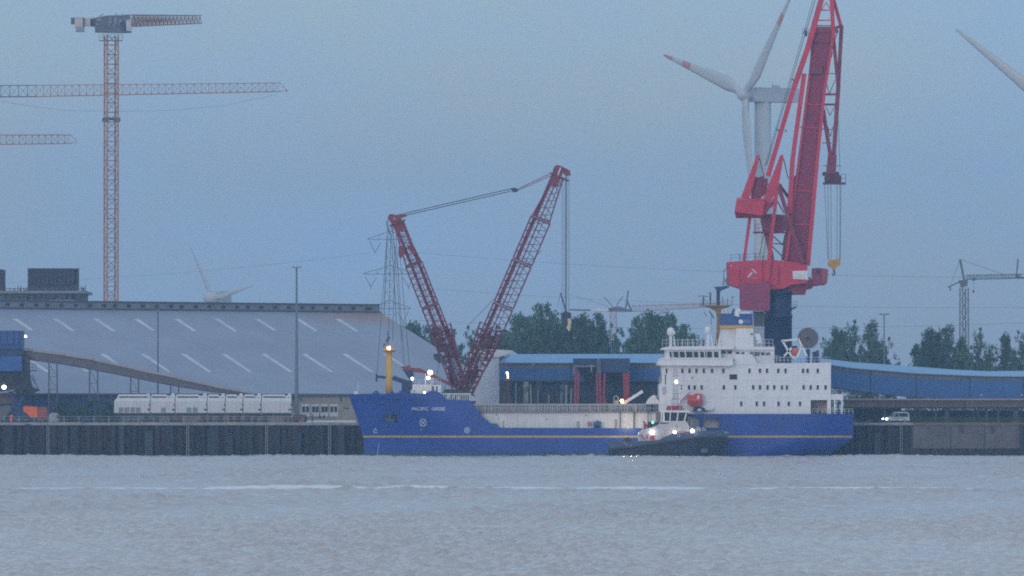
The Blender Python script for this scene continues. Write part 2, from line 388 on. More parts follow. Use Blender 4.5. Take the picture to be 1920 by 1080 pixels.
# ============================================================= ship
ship = thing('cargo_ship', 'long blue-hulled cargo ship with white superstructure aft and yellow stripe, moored along the quay', 'ship', (X(1120, 8), 8, 0))
CYs = 8.0
XS = lambda px: X(px, 3.0)
def stem(z):
    zz = max(0, min(1, (z - 3.6) / 9.2)); return XS(681) - (XS(681) - XS(652)) * zz ** 1.05
def stern(z):
    if z > 4.2: return XS(1600)
    return XS(1600) - (XS(1600) - XS(1538)) * ((4.2 - z) / 4.2) ** 1.6
def hb(x, z):
    zf = max(0, min(1, z / 12.8)); t_ = max(0, x - stem(z)); Lb = 30 - 15 * zf
    b1 = 8 * math.sin(math.pi / 2 * min(1, t_ / Lb)) ** .85
    t2 = max(0, stern(z) - x); La = 16 - 10 * zf; bt = 3 + 3.8 * zf ** .5
    return min(b1, bt + (8 - bt) * math.sin(math.pi / 2 * min(1, t2 / La)))
TOP = [(650, 740), (690, 738), (722, 738.5), (745, 736.5), (800, 738), (806, 733.5), (818, 732.5), (826, 736), (832, 743), (838, 748.5), (881, 751), (883.5, 757), (888, 768), (895, 780), (905, 791), (915, 798), (926, 802), (1289, 803), (1291, 776), (1601, 776)]
def topz(x):
    px = 960 + x / S(3.0)
    for (a, ya), (b_, yb) in zip(TOP, TOP[1:]):
        if px <= b_: return Z(ya + (yb - ya) * max(0, (px - a) / (b_ - a)), 1.0)
    return Z(776, 1.0)
NU, NV = 430, 26
vs = []; cols = []
for side in (-1, 1):
    for i in range(NU + 1):
        u = i / NU; xd = stem(12) + (stern(12) - stem(12)) * u; tz = topz(xd)
        for j in range(NV + 1):
            z = -1.2 + (tz + 1.2) * j / NV; xx = stem(z) + (stern(z) - stem(z)) * u
            vs.append((xx, CYs + side * hb(xx, z), z))
def vid(s_, i, j): return s_ * (NU + 1) * (NV + 1) + i * (NV + 1) + j
HOLES = [(1293, 1312, 783, 803), (1318, 1349, 783, 803), (718, 745, 778, 790)]
fs = []
for s_ in (0, 1):
    for i in range(NU):
        for j in range(NV):
            q = (vid(s_, i, j), vid(s_, i + 1, j), vid(s_, i + 1, j + 1), vid(s_, i, j + 1))
            if s_ == 0:
                c = [sum(vs[k][m_] for k in q) / 4 for m_ in range(3)]; px = 960 + c[0] / S(c[1]); py = 774 - (c[2] - CH) / S(c[1])
                if any(a < px < b_ and c_ < py < d_ for a, b_, c_, d_ in HOLES): continue
            fs.append(q)
for j in range(NV): fs.append((vid(0, NU, j), vid(1, NU, j), vid(1, NU, j + 1), vid(0, NU, j + 1)))
mb = MB(); mb.v = vs; mb.f = fs; mb.m = [0] * len(fs)
hull = mb.build('hull', HULL, ship, smooth=True)
mb = MB()     # decks
def deck(p0, p1, zz, inset=.12, n=40):
    a, b_ = XS(p0), XS(p1); o = len(mb.v)
    for i in range(n + 1):
        xx = a + (b_ - a) * i / n; h_ = max(.01, hb(xx, zz) - inset); mb.v += [(xx, CYs - h_, zz), (xx, CYs + h_, zz)]
    for i in range(n): mb.f.append((o + 2 * i, o + 2 * i + 2, o + 2 * i + 3, o + 2 * i + 1)); mb.m.append(0)
deck(660, 881, Z(753, 1)); deck(884, 1290, Z(804, 1)); deck(1290, 1599, Z(777.5, 1))
mb.build('deck', mat('green_grey_deck', (.10, .13, .13), .8, .2, .5), ship)
def hstrip(mb, p0, p1, y0, y1, off, n):
    o = len(mb.v)
    for i in range(n + 1):
        px = p0 + (p1 - p0) * i / n
        for py in (y0, y1):
            z = Z(py, .5); xx = XS(px); xx = max(xx, stem(z) + .02); h_ = hb(xx, z); mb.v.append((xx, CYs - h_ - off, z))
    for i in range(n): mb.f.append((o + 2 * i, o + 2 * i + 2, o + 2 * i + 3, o + 2 * i + 1)); mb.m.append(mb.mi)
mb = MB(); hstrip(mb, 678, 1597, 816.8, 820.6, .03, 260); mb.build('stripe', mat('stripe_yellow_paint', (.50, .30, .10), .5, .25, .5), hull)
mb = MB(); hstrip(mb, 682, 1560, 846, 866, .03, 260); mb.build('boot_topping', mat('teal_waterline_paint', (.018, .075, .16), .6, .3, .4, streak=.3), hull)
mb = MB(); hstrip(mb, 655, 838, 749.2, 750.4, .16, 60); hstrip(mb, 655, 838, 750.4, 751.2, .03, 60); mb.build('rubbing_strake', HULL, hull)
mb = MB(); mb.pbox(1290, 1352, 781, 805, 2.2, 2.5); mb.build('mooring_recess_wall', CREAM, ship)
for (a, b_, c_, d_) in HOLES[:2]:
    mb = MB(); Yh = -.04
    for (p, q) in (((a, c_ + 2), (a, d_ - 2)), ((b_, c_ + 2), (b_, d_ - 2)), ((a + 2, c_), (b_ - 2, c_)), ((a + 2, d_), (b_ - 2, d_)), ((a, c_ + 2), (a + 2, c_)), ((b_, c_ + 2), (b_ - 2, c_)), ((a, d_ - 2), (a + 2, d_)), ((b_, d_ - 2), (b_ - 2, d_))): mb.pbar(p, q, Yh, Yh, .13)
    mb.build('opening_frame', HULL, hull)
mb = MB(); mb.pbar((1322, 799), (1334, 785), 1.9, 1.9, .09); mb.build('ladder', WHITE, ship)
# anchor pocket
mb = MB(); ya = CYs - hb(XS(731), Z(784, 1)); mb.pbox(717, 746, 777, 791, ya + 1.0, ya + 1.2); mb.build('anchor_pocket', DARK, hull)
mb = MB(); mb.pbar((731, 778), (731, 787), ya + .1, ya + .1, .16); mb.pbar((723, 785), (731, 789), ya + .1, ya + .1, .18); mb.pbar((731, 789), (740, 785), ya + .1, ya + .1, .18); mb.build('anchor', DSTEEL, ship)
# painted marks on the bow
MARK = mat('faded_white_marking', (.50, .56, .66), .6, .25, 1)
def hpoint(px, py, off=.05):
    z = Z(py, .5); xx = XS(px); return Vector((xx, CYs - hb(xx, z) - off, z))
def hline(mb, pts, r=.05): mb.path([hpoint(a, b_) for a, b_ in pts], r, 4)
for (cx, cy, r_) in [(793.5, 792.5, 6), (876, 807, 4.6)]:
    mb = MB(); ring = [(cx + r_ * math.cos(t_ * math.pi / 8), cy + r_ * 1.12 * math.sin(t_ * math.pi / 8)) for t_ in range(17)]
    hline(mb, ring, .07); hline(mb, [(cx - r_ * .6, cy - r_ * .6), (cx + r_ * .6, cy + r_ * .6)], .07); hline(mb, [(cx - r_ * .6, cy + r_ * .6), (cx + r_ * .6, cy - r_ * .6)], .07)
    mb.build('thruster_mark', MARK, hull)
mb = MB(); hline(mb, [(703, 804), (700, 808), (701, 811), (708, 811.5)], .06); hline(mb, [(703, 803), (706, 808)], .06); mb.build('bulb_mark', MARK, hull)
mb = MB(); hline(mb, [(790, 803), (788.6, 807)], .06); mb.build('tug_mark', MARK, hull)
mb = MB(); hline(mb, [(711, 831), (708.5, 842), (707, 853)], .05); mb.build('draught_marks', MARK, hull)
def text_mesh(txt, width, height, depth=.02):
    cu = bpy.data.curves.new('lettering', 'FONT'); cu.body = txt; cu.extrude = depth; cu.resolution_u = 3
    o_ = bpy.data.objects.new('lettering', cu); COL.objects.link(o_)
    dg = bpy.context.evaluated_depsgraph_get(); m_ = bpy.data.meshes.new_from_object(o_.evaluated_get(dg)); bpy.data.objects.remove(o_)
    c_ = np.array([v.co[:] for v in m_.vertices]); mn, mxx = c_.min(0), c_.max(0)
    c_[:, 0] = (c_[:, 0] - mn[0]) / (mxx[0] - mn[0]) * width; c_[:, 1] = (c_[:, 1] - mn[1]) / (mxx[1] - mn[1]) * height
    return c_, [tuple(p.vertices) for p in m_.polygons]
def lettering(name, txt, x0, z0, w, h, yf, m_, parent, bold=0.0):
    c_, f_ = text_mesh(txt, w, h); mb = MB()
    mb.add([(x0 + a, yf(x0 + a, z0 + b_) - .04 - d_, z0 + b_) for a, b_, d_ in c_], f_)
    return mb.build(name, m_, parent)
lettering('ship_name', 'PACIFIC  GREBE', XS(773), Z(769.6, .5), XS(835) - XS(773), .66, lambda a, z: CYs - hb(a, z), mat('lettering_white', (.75, .75, .75), .5, .1, 1), hull)

# foredeck gear
mb = MB(); p = P(729.5, 738, 6); zt = Z(657, 6); mb.lathe((p.x, 6, 0), [(.82, p.z - .6), (.66, p.z + 2), (.6, zt)], 14); mast = mb.build('foremast', YEL, ship, smooth=True)
mb = MB(); mb.lathe((p.x + .1, 6, 0), [(.7, zt - .45), (1.45, zt), (1.45, zt + .12)], 14); mb.pbar((718, 655), (742, 655.5), 6, 6, .14); rail(mb, P(721, 655, 5.2), P(738, 655, 5.2), .9, .8); mb.build('mast_platform', YEL, mast)
mb = MB(); mb.pbar((727, 655), (727, 640), 6, 6, .12); mb.pbar((727, 642), (727, 621), 6, 6, .07); mb.pbar((724, 640), (731, 632), 6, 6, .2); mb.pbox(719, 723, 644, 654, 5.8, 6.3); mb.build('mast_fitting', DARK, mast)
mb = MB(); mb.ball(P(729, 652.5, 4.4), .36); mb.build('mast_lamp', LAMPW, mast, smooth=True)
mb = MB(); mb.pbox(773, 809, 721, 739, 3, 12); mb.pbox(770, 776, 731, 739, 2.6, 5); fh = mb.build('deckhouse', CREAM, ship)
mb = MB(); mb.pbox(809, 827, 722, 736, 4, 11); mb.build('deckhouse_extension', WHITE, ship)
for px in (812, 819):
    mb = MB(); mb.pbox(px - 1.2, px + 1.2, 724, 734, 3.93, 4.02); mb.build('door', GLASS, ship)
mb = MB()
rail(mb, P(774, 721, 3.2), P(808, 721, 3.2), 1, 1); rail(mb, P(809, 722, 4.2), P(826, 722, 4.2), 1.3, .8); mb.pbar((798, 721), (798, 700), 4, 4, .06); mb.pbar((812, 721), (812, 708), 4, 4, .05)
rail(mb, P(826, 741, 2), P(836, 750, 2), 1, .7)
mb.build('railing', WHITE, ship)
mb = MB(); mb.ball(P(806.5, 698.5, 2.4), .52); mb.build('work_lamp', LAMPS, ship, smooth=True)
mb = MB(); mb.ball(P(803, 708.5, 2.4), .36); mb.build('work_lamp', LAMPW, ship, smooth=True)
mb = MB(); mb.ball(P(773, 710, 2.4), .25, sz=1.3); mb.build('work_lamp', LAMPW, ship, smooth=True)
mb = MB(); mb.ball(P(796, 736, .6), .2); mb.build('work_lamp', LAMPW, ship, smooth=True)
for px, s_ in ((705, .8), (735, .5), (751, .55)):
    mb = MB(); p = P(px, 738, 4); mb.lathe((p.x, 4, p.z - .5), [(.7 * s_, 0), (.7 * s_, .7), (.4 * s_, 1.1)], 12, axis='z'); mb.bx(p.x - .9 * s_, p.x + .9 * s_, 3.4, 4.6, p.z - .5, p.z + .2); mb.build('winch', HULL, ship)
mb = MB(); mb.pbox(664, 671, 733.5, 739, 7, 8); mb.pbar((671.5, 736), (671.5, 716), 8, 8, .03); mb.build('bow_light_box', WHITE, ship)
# forecastle aft rails, dark winch platform
mb = MB(); mb.pbox(829, 884, 734, 738, 5, 12); mb.pbox(833, 878, 730, 735, 7, 11); mb.build('winch_platform', DARK, ship)
mb = MB()
for px in range(832, 882, 4): mb.pbar((px, 738), (px, 751), 2.5, 2.5, .07)
mb.pbar((828, 738.5), (883, 738.5), 2.5, 2.5, .1); mb.pbox(838, 843, 741, 751, 2.6, 3.2); mb.pbox(858, 862, 743, 751, 2.7, 3.4)
for a in (835, 846): mb.pbar((a, 750), (a + 8, 738), 2.6, 2.6, .08)
mb.build('railing', WHITE, ship)

# cargo hold trunk
mb = MB(); mb.poly([(888, 773.5), (1238, 774), (1238, 804), (926, 804), (912, 800), (900, 789)], 1.7, 14.3); trunk = mb.build('hold_trunk', CREAM, ship)
mb = MB(); mb.pbox(886, 1238, 771.6, 773.8, 1.2, 14.6); mb.build('coaming_ledge', mat('ledge_grey_paint', (.20, .20, .22), .7, .2, .5), ship)  # ledge in one darker grey than trunk and hatches
GH = mat('grey_hatch_paint', (.40, .39, .40), .65, .18, .5, streak=.35)
for i in range(9):
    a = 884 + i * 36.5; mb = MB(); mb.pbox(a, a + 35.6, 759.5, 771.6, 3.2, 12.8); mb.pbox(a - .3, a + 36, 757.5, 760.5, 2.9, 13.1)
    for k in range(9): mb.pbox(a + 2 + 4 * k, a + 3.1 + 4 * k, 760.5, 771.2, 2.95, 3.2)
    mb.build('hatch_cover', GH, ship)
random.seed(11); mb = MB()
px = 887
while px < 1238:
    mb.pbar((px, 757 + random.uniform(0, 1.5)), (px, 772.5), 1.45, 1.45, random.choice((.045, .05, .09))); px += random.choice((4, 5, 7))
mb.pbar((884, 757.6), (1238, 757.6), 1.45, 1.45, .06); mb.pbar((884, 765), (1238, 765), 1.45, 1.45, .045); mb.build('railing', GH, ship)
for px, w in ((1163.5, .10), (1188.5, .11), (1215, .09)):
    mb = MB(); mb.pbar((px, 772), (px, 803), .8, .8, w); mb.build('pilot_fender_post', DARK, ship)
for px, w, t_, m_ in ((981, 4, 789, CREAM), (1084, 5, 790, mat('tan_door_paint', (.36, .30, .25), .7)), (1100, 3, 791, CREAM), (1155, 5, 786, mat('tan_door_paint', (.36, .30, .25), .7)), (944, 2, 789, mat('tan_door_paint', (.36, .30, .25), .7))):
    mb = MB(); mb.pbox(px - w / 2, px + w / 2, t_, 802, 1.6, 1.72); mb.build('trunk_door', m_, ship)
mb = MB(); mb.ring(P(1106, 794.5, 1.5), .32, .09); mb.build('lifebuoy', RED, ship)
mb = MB(); mb.pbox(922, 933, 795, 802, .7, 1.6); mb.pbox(923, 932, 793.8, 795, .8, 1.5); mb.build('deck_locker', mat('teal_locker_paint', (.02, .16, .16), .5), ship)
mb = MB(); mb.lathe(P(1120, 796, 1.0), [(.55, -.8), (.55, .8)], 12, axis='x'); mb.pbox(1113, 1116, 791, 803, .4, 1.5); mb.pbox(1124, 1127, 790, 803, .4, 1.5); mb.pbar((1120, 788), (1120, 797), 1, 1, .2); mb.build('mooring_winch', mat('winch_blue', (.04, .09, .2), .5, .3, 2), ship)
for px, py in ((931.5, 778), (1099, 779), (934.5, 785), (1025, 786)):
    mb = MB(); mb.pbox(px - 1, px + 1, py - 1, py + 1, 1.62, 1.72); mb.build('scupper', DARK, ship)
# deck crane arm, lamp and dome on the trunk
mb = MB(); mb.pbar((1168, 757), (1205, 733.5), 5, 5, .30); mb.pbar((1166, 760), (1172, 754), 5, 5, .5); mb.build('deck_crane_arm', WHITE, ship)
mb = MB(); mb.ball(P(1166, 751.5, 4), .36); mb.build('amber_lamp', LAMPO, ship, smooth=True)
mb = MB(); mb.ring(P(1155, 747, 5), .5, .12); mb.pbox(1150, 1160, 751, 757, 4.8, 5.4); mb.build('vent_ring', STEEL, ship)
mb = MB(); mb.poly([(1211, 757), (1216, 748), (1222, 742.5), (1229, 740), (1233, 742), (1236, 749), (1238, 757)], 3, 8); mb.build('work_boat_cover', WHITE, ship, smooth=False)
mb = MB(); mb.pbar((1229, 740), (1240, 757), 2.9, 2.9, .14); mb.pbar((1223, 741), (1223, 730), 4, 4, .04); mb.pbar((1227, 740), (1227, 729), 4, 4, .05); mb.build('davit_arm', DSTEEL, ship)

# superstructure
mb = MB(); Y0, Y1 = 1.0, 15
mb.poly([(1241, 683), (1558, 680), (1558, 750), (1520, 750), (1520, 776), (1236, 776), (1236, 722), (1241, 716)], Y0, Y1)
mb.pbox(1551, 1558, 750, 776, Y0, Y1); sup = mb.build('superstructure', WHITE, ship)
mb = MB(); mb.pbox(1521, 1550, 750.5, 775, 5, 5.3); mb.build('aft_bulkhead', mat('pinkish_interior_paint', (.50, .42, .42), .7, .2, .8), sup)  # pinkish interior wall of the stern opening
mb = MB(); mb.pbox(1558, 1581, 739, 750, 1.2, 14.8); mb.build('aft_deck', WHITE, sup)
for px in (1565, 1578.5):
    mb = MB(); mb.pbox(px - 1.3, px + 1.3, 750, 776, 1.3, 1.7); mb.build('stanchion', WHITE, sup)
mb = MB(); rail(mb, P(1558, 739, 1.3), P(1581, 739, 1.3), .9, .9); rail(mb, P(1553, 776, .8), P(1599, 776, .8), 1.0, .8, .045); rail(mb, P(1523, 776, .8), P(1550, 776, .8), 1.0, .9); mb.build('railing', WHITE, ship)
for px, w, h_ in ((1524, 6, 9), (1573, 7, 9), (1562, 5, 6), (1538, 4, 5)):
    mb = MB(); mb.lathe(P(px, 772, 2.6), [(w * .05, -.5), (w * .065, -.3), (w * .065, .3), (w * .05, .5)], 12, axis='y'); mb.pbox(px - w / 2, px + w / 2, 773, 777, 2, 3.2); mb.build('mooring_drum', NAVY, ship)
mb = MB(); mb.poly([(1372, 683.5), (1378, 667), (1382, 664), (1410, 664), (1420, 681.5), (1420, 683.5)], .9, 3.2); mb.build('wing_house', WHITE, sup)
mb = MB(); mb.poly([(1233, 683), (1237, 673), (1374, 673), (1374, 684.5), (1368, 686), (1236, 685)], -.6, 16.6); mb.build('bridge_wing', WHITE, sup)
mb = MB(); mb.pbox(1238, 1376, 671.4, 673, -.75, 16.7); mb.build('handrail_cap', WHITE, sup)
mb = MB(); mb.pbox(1246, 1352, 655, 672, 1.0, 15); mb.pbox(1352, 1452, 656, 681, 2.5, 13.5); bridge = mb.build('wheelhouse', WHITE, ship)
mb = MB(); mb.poly([(1240, 652.5), (1254, 649.6), (1376, 648.6), (1376, 655), (1241, 656.2)], .4, 15.6); mb.pbox(1376, 1452, 650, 656, 2, 14); mb.build('wheelhouse_roof', WHITE, sup)
mb = MB(); mb.pbox(1240, 1247, 657, 662, 1.5, 14); mb.build('wing_shade_panel', DARK, sup)
# bridge windows
for a, b_ in ((1256, 1261), (1263.5, 1272), (1275, 1283.5), (1285.5, 1299), (1301.5, 1309), (1312, 1320), (1322.5, 1335), (1338, 1347)):
    mb = MB(); mb.poly([(a - .8, 659.5), (b_ - .8, 659.5), (b_ + .4, 670), (a + .4, 670)], .86, 1.05); mb.build('bridge_window', GLASS, bridge)
for a, b_, t_, u in ((1353, 1361, 658, 663), (1364, 1372, 658, 663), (1406, 1413, 660, 666), (1415, 1424, 660, 667), (1426, 1434, 660, 666), (1436, 1444, 661, 666)):
    mb = MB(); mb.pbox(a, b_, t_, u, 2.38, 2.52); mb.build('bridge_window', GLASS, bridge)
mb = MB(); mb.poly([(1379, 660), (1386, 660), (1387, 667), (1391, 661), (1392, 660), (1396, 660), (1393, 668), (1388, 672), (1384, 668)], 2.3, 2.5); mb.build('awning_strut', DARK, bridge)
mb = MB()
for px in range(1246, 1352, 13): mb.pbar((px + .5, 657), (px + 1.5, 671), .8, .8, .06)
mb.build('window_post', WHITE, bridge)
wmb = MB(); wmb.mi = 0; wmb.bx(-.24, .24, -.06, .05, -.46, .46); wmb.mi = 1
for q in ((-.30, -.24, -.46, .46), (.24, .30, -.46, .46), (-.30, .30, -.52, -.46), (-.30, .30, .46, .52)): wmb.bx(q[0], q[1], -.09, .05, q[2], q[3])
win0 = wmb.build('window', [GLASS, WHITE], sup, loc=(0, 0, 0))
bmb = MB(); bmb.bx(-.24, .24, -.06, .05, -.46, .46); bmb.mi = 1
for q in ((-.30, -.24, -.46, .46), (.24, .30, -.46, .46), (-.30, .30, -.52, -.46), (-.30, .30, .46, .52)): bmb.bx(q[0], q[1], -.09, .05, q[2], q[3])
wb0 = bmb.build('window', [mat('brown_curtain_glass', (.11, .055, .045), .3), WHITE], sup, loc=(0, 0, 0))
base = ship.location.copy(); used = {0: False, 1: False}
def put_window(px, py, y, brown=0):
    at = P(px, py, y); src = wb0 if brown else win0
    if not used[brown]: src.location = at - base; used[brown] = True; return
    inst(src, 'window', sup, at)
for v in (362, 424, 484, 546, 617, 714, 938, 1028, 1088, 1185, 1247, 1397, 1436, 1523): put_window(1200 + v / 4.571, 695.3, .97)
for v in (420, 468, 528, 718, 817, 970, 1028, 1093, 1150, 1402, 1463, 1523, 1590): put_window(1200 + v / 4.571, 726.3, .97)
for v in (1216, 1259): put_window(1200 + v / 4.571, 726.5, .97, 1)
for v in (867, 1000, 1063, 1187, 1275, 1371): put_window(1200 + v / 4.571, 757, .97)
for (a, b_, c_, d_, nm) in ((1368, 1382, 702, 711.5, 'side_opening'), (1248.4, 1251.2, 691, 700, 'door'), (1247, 1248.6, 702, 721, 'ladder_recess'), (1297, 1299.5, 707, 709.5, 'vent'), (1276.5, 1279, 722, 724.5, 'vent'), (1276.5, 1279, 727, 729.5, 'vent')):
    mb = MB(); mb.pbox(a, b_, c_, d_, .93, 1.04); mb.build(nm, GLASS, sup)
mb = MB(); mb.pbox(1242, 1249, 725, 740, .94, 1.03); mb.build('door', mat('pale_grey_door', (.42, .42, .46), .6), sup)
mb = MB(); mb.pbox(1236, 1240.5, 706, 722, 2, 3); rail(mb, P(1233, 722, 1), P(1241, 706, 1), .9, .6); mb.build('outside_stair', STEEL, sup)
# panel joints of the superstructure side
mb = MB()
for py in (713, 745): mb.pbox(1242, 1519, py, py + .5, .975, 1.01)
mb.build('weld_seam', CREAM, sup)
# monkey island rails, radomes
mb = MB()
random.seed(5)
rail(mb, P(1242, 650, .8), P(1350, 649, .8), 1.4, .75, .05); rail(mb, P(1242, 650, 15), P(1350, 649, 15), 1.4, 1.3, .04)
rail(mb, P(1405, 666, 1.4), P(1470, 681, 1.4), 1.2, .8, .045); rail(mb, P(1420, 681, 1.2), P(1556, 680, 1.2), 1.15, .75, .045); rail(mb, P(1452, 656, 2.4), P(1452, 656, 13), 1, 1)
rail(mb, P(1412, 650, 2.4), P(1449, 650, 2.4), 1.5, .75, .06)
for px in range(1262, 1345, 9): mb.pbar((px, 650), (px, 640 - random.uniform(0, 6)), 6, 6, .05)
mb.build('railing', WHITE, ship)
for cx, cy, r_ in ((1257.5, 621, 7.2), (1327.5, 618, 6.6)):
    mb = MB(); s_ = r_ * .11; p = P(cx, cy, 5); mb.lathe(p, [(s_ * .55, -s_ * 1.15), (s_ * .95, -s_ * .9), (s_, 0), (s_ * .85, s_ * .55), (s_ * .5, s_ * .88), (.05, s_)], 16)
    dome = mb.build('radome', WHITE, ship, smooth=True)
    mb = MB(); mb.pbar((cx, cy + 7), (cx, 650), 5, 5, .24); mb.pbar((cx + 5, cy + 8), (cx + 9, 650), 5.2, 5.2, .1); mb.build('radome_post', WHITE, dome)
mb = MB(); mb.ball(P(1263, 624, 4.6), .42); mb.build('radome', WHITE, ship, smooth=True)
# funnel
mb = MB(); mb.poly([(1352, 615.5), (1412, 615.5), (1413, 650), (1345, 650)], 4.2, 12); mb.poly([(1380, 615.5), (1412, 615.5), (1413.5, 650), (1379, 650)], 3.4, 4.2); fun = mb.build('funnel', WHITE, ship)
mb = MB(); mb.pbox(1351, 1379.5, 615.5, 650, 4.1, 4.19); mb.build('funnel_front', CREAM, fun)
mb = MB(); mb.pbox(1350.5, 1412, 610, 615.5, 3.35, 12.1); mb.build('funnel_band', YEL, fun)
mb = MB(); mb.pbox(1351.5, 1411.5, 588, 610, 3.4, 12.0); ft = mb.build('funnel_top', mat('funnel_blue', (.018, .07, .27), .5, .15, .6), fun)
mb = MB()
for i in range(9): mb.pbox(1353 + i * 3, 1353.9 + i * 3, 590, 609, 3.3, 3.4)
mb.build('louvre', mat('louvre_blue', (.10, .17, .36), .5), fun)
mb = MB(); p = P(1389, 603.2, 3.3); mb.lathe(p, [(.46, -.03), (.46, .03)], 18, axis='y'); mb.build('company_emblem', mat('lettering_white', (.75, .75, .75), .5), fun)
lettering('company_letters', 'PNTL', X(1394, 3.3), Z(606.5, 3.3), 1.45, .75, lambda a, z: 3.36, mat('pale_blue_lettering', (.30, .42, .66), .5), fun)
for (px, a) in ((1355, 0), (1362, 2), (1373, 3), (1382, 4)):
    mb = MB(); mb.pbar((px, 589), (px + a, 579), 7, 7, .22 if a < 4 else .5, 8); mb.build('exhaust_pipe', WHITE if a % 2 == 0 else DARK, fun)
mb = MB(); mb.poly([(1377, 592), (1380, 581), (1386, 580), (1386, 594)], 3.2, 5); mb.pbox(1387, 1406, 585.5, 588, 3.4, 9); mb.build('exhaust_hood', WHITE, fun)
mb = MB(); mb.poly([(1414.5, 626), (1424, 625.5), (1430, 643), (1421, 645)], 3.2, 4.0); mb.build('vent_cowl', WHITE, ship)
mb = MB(); mb.ball(P(1409.5, 626, 3.1), .2); mb.build('side_lamp_box', DARK, fun)
# signal mast
BRNY = mat('rusty_yellow_mast', (.30, .17, .05), .6, .3, .9, streak=.5)
mb = MB(); mb.poly([(1340, 650), (1344, 620), (1344, 592), (1342, 584), (1330, 577), (1322, 575), (1322, 573), (1366, 573), (1368, 575.5), (1358, 578), (1352, 584), (1350.5, 600), (1350.5, 630), (1350, 650)], 7, 7.9); rm = mb.build('radar_mast', BRNY, ship)
mb = MB(); mb.pbox(1312, 1371, 572, 574.3, 6, 9); rail(mb, P(1313, 572, 6), P(1371, 572, 6), .9, .7, .04); mb.build('mast_platform', BRNY, rm)
mb = MB(); mb.pbox(1343.5, 1350, 539, 572, 7.2, 7.9); mb.poly([(1339, 538), (1367, 536), (1367, 539), (1352, 545), (1350, 548), (1343.5, 548), (1343, 543)], 6.6, 8.4); mb.build('upper_mast', NAVY, rm)
mb = MB(); rail(mb, P(1354, 538, 6.8), P(1366, 536, 6.8), 1.1, .6, .05)
for px, t_ in ((1356, 530), (1364, 528)): mb.pbar((px, 556), (px, t_ + 26), 7, 7, .05)
mb.pbar((1355, 573), (1355, 557), 7, 7, .07); mb.pbar((1364, 573), (1364, 560), 7, 7, .07); mb.pbar((1373, 573), (1374, 556), 7, 7, .06); mb.pbar((1370, 557), (1376, 557), 7, 7, .06)
mb.build('aerial', DSTEEL, rm)
for px, t_, w in ((1319, 555, 10), (1332, 549, 3)):
    mb = MB(); mb.pbar((px, 573), (px, t_), 7, 7, .14); mb.pbar((px - w, t_), (px + w * .9, t_ + .6), 7, 7, .08); mb.pbox(px - 1.6, px + 1.6, t_ + 4, t_ + 14, 6.8, 7.3); mb.build('radar_scanner', DSTEEL, rm)
mb = MB(); mb.pbar((1320, 585), (1325, 593), 7, 7, .06); mb.pbar((1330, 583), (1339, 597), 7, 7, .12); mb.pbar((1334, 590), (1334, 610), 7, 7, .05); mb.build('flag_line', DARK, rm)

# rescue craft on the ship
lb = thing('lifeboat', 'orange lifeboat hanging in its white davit frame on the upper deck behind the funnel', 'lifeboat', P(1489, 668, 3.2))
mb = MB(); mb.ball(P(1490, 660, 3.4), 1.05, 16, sx=1.02, sy=1.9, sz=.95); lbh = mb.build('hull', mat('lifeboat_orange', (.62, .13, .10), .5, .1, 1), lb, smooth=True)
mb = MB(); mb.pbox(1484, 1495, 648.5, 653, 2.6, 4.4); mb.build('canopy', DARK, lb)
mb = MB()
for yy in (1.3, 5.2):
    for a, b_ in (((1467, 639), (1497, 636)), ((1467, 639), (1484, 668)), ((1497, 636), (1513, 668)), ((1484, 652), (1470, 668)), ((1503, 650), (1493, 672)), ((1484, 668), (1493, 672))): mb.pbar(a, b_, yy, yy, .20)
mb.pbar((1467, 639), (1467, 639), 1.3, 5.2, .2); mb.pbar((1497, 636), (1497, 636), 1.3, 5.2, .2); mb.build('boat_davit', WHITE, ship)
rb = thing('rescue_boat', 'red rescue boat with white cradle slung at the foot of the white superstructure', 'rescue boat', P(1304, 764, .2))
mb = MB(); mb.poly([(1288, 742), (1292, 740), (1300, 741), (1304, 737.5), (1316, 738), (1317, 753), (1290, 753)], -.7, .9); mb.build('cabin', mat('rescue_red', (.62, .07, .06), .5, .15, 1), rb)
mb = MB(); mb.poly([(1288, 753), (1319, 752), (1317, 758), (1311, 761), (1299, 763), (1293, 760)], -.9, .95); mb.build('hull', mat('rescue_dark_red', (.36, .03, .05), .5, .15, 1), rb)
mb = MB(); mb.poly([(1307, 742), (1312, 741), (1311, 748), (1307, 749)], -.75, -.69); mb.build('white_mark', WHITE, rb)
mb = MB(); mb.poly([(1312, 764), (1320, 761.5), (1335, 762.5), (1338, 767), (1334, 769), (1312, 769)], .1, 1.1); mb.build('boat_cradle', WHITE, ship)
mb = MB(); mb.poly([(1298, 771), (1303, 764), (1312, 762), (1321, 765), (1324, 771)], -.1, 1.0); mb.build('rope_reel_cover', NAVY, ship)
mb = MB(); mb.ball(P(1311.5, 769, -.2), .35, sx=1.3); mb.build('buoy', WHITE, ship, smooth=True)
mb = MB(); mb.pbar((1273, 752), (1291, 733), .3, .3, .2); mb.pbar((1270, 760), (1274, 748), .3, .3, .25); mb.pbar((1291, 733), (1292, 745), .3, .3, .03); mb.build('boat_crane', WHITE, ship)
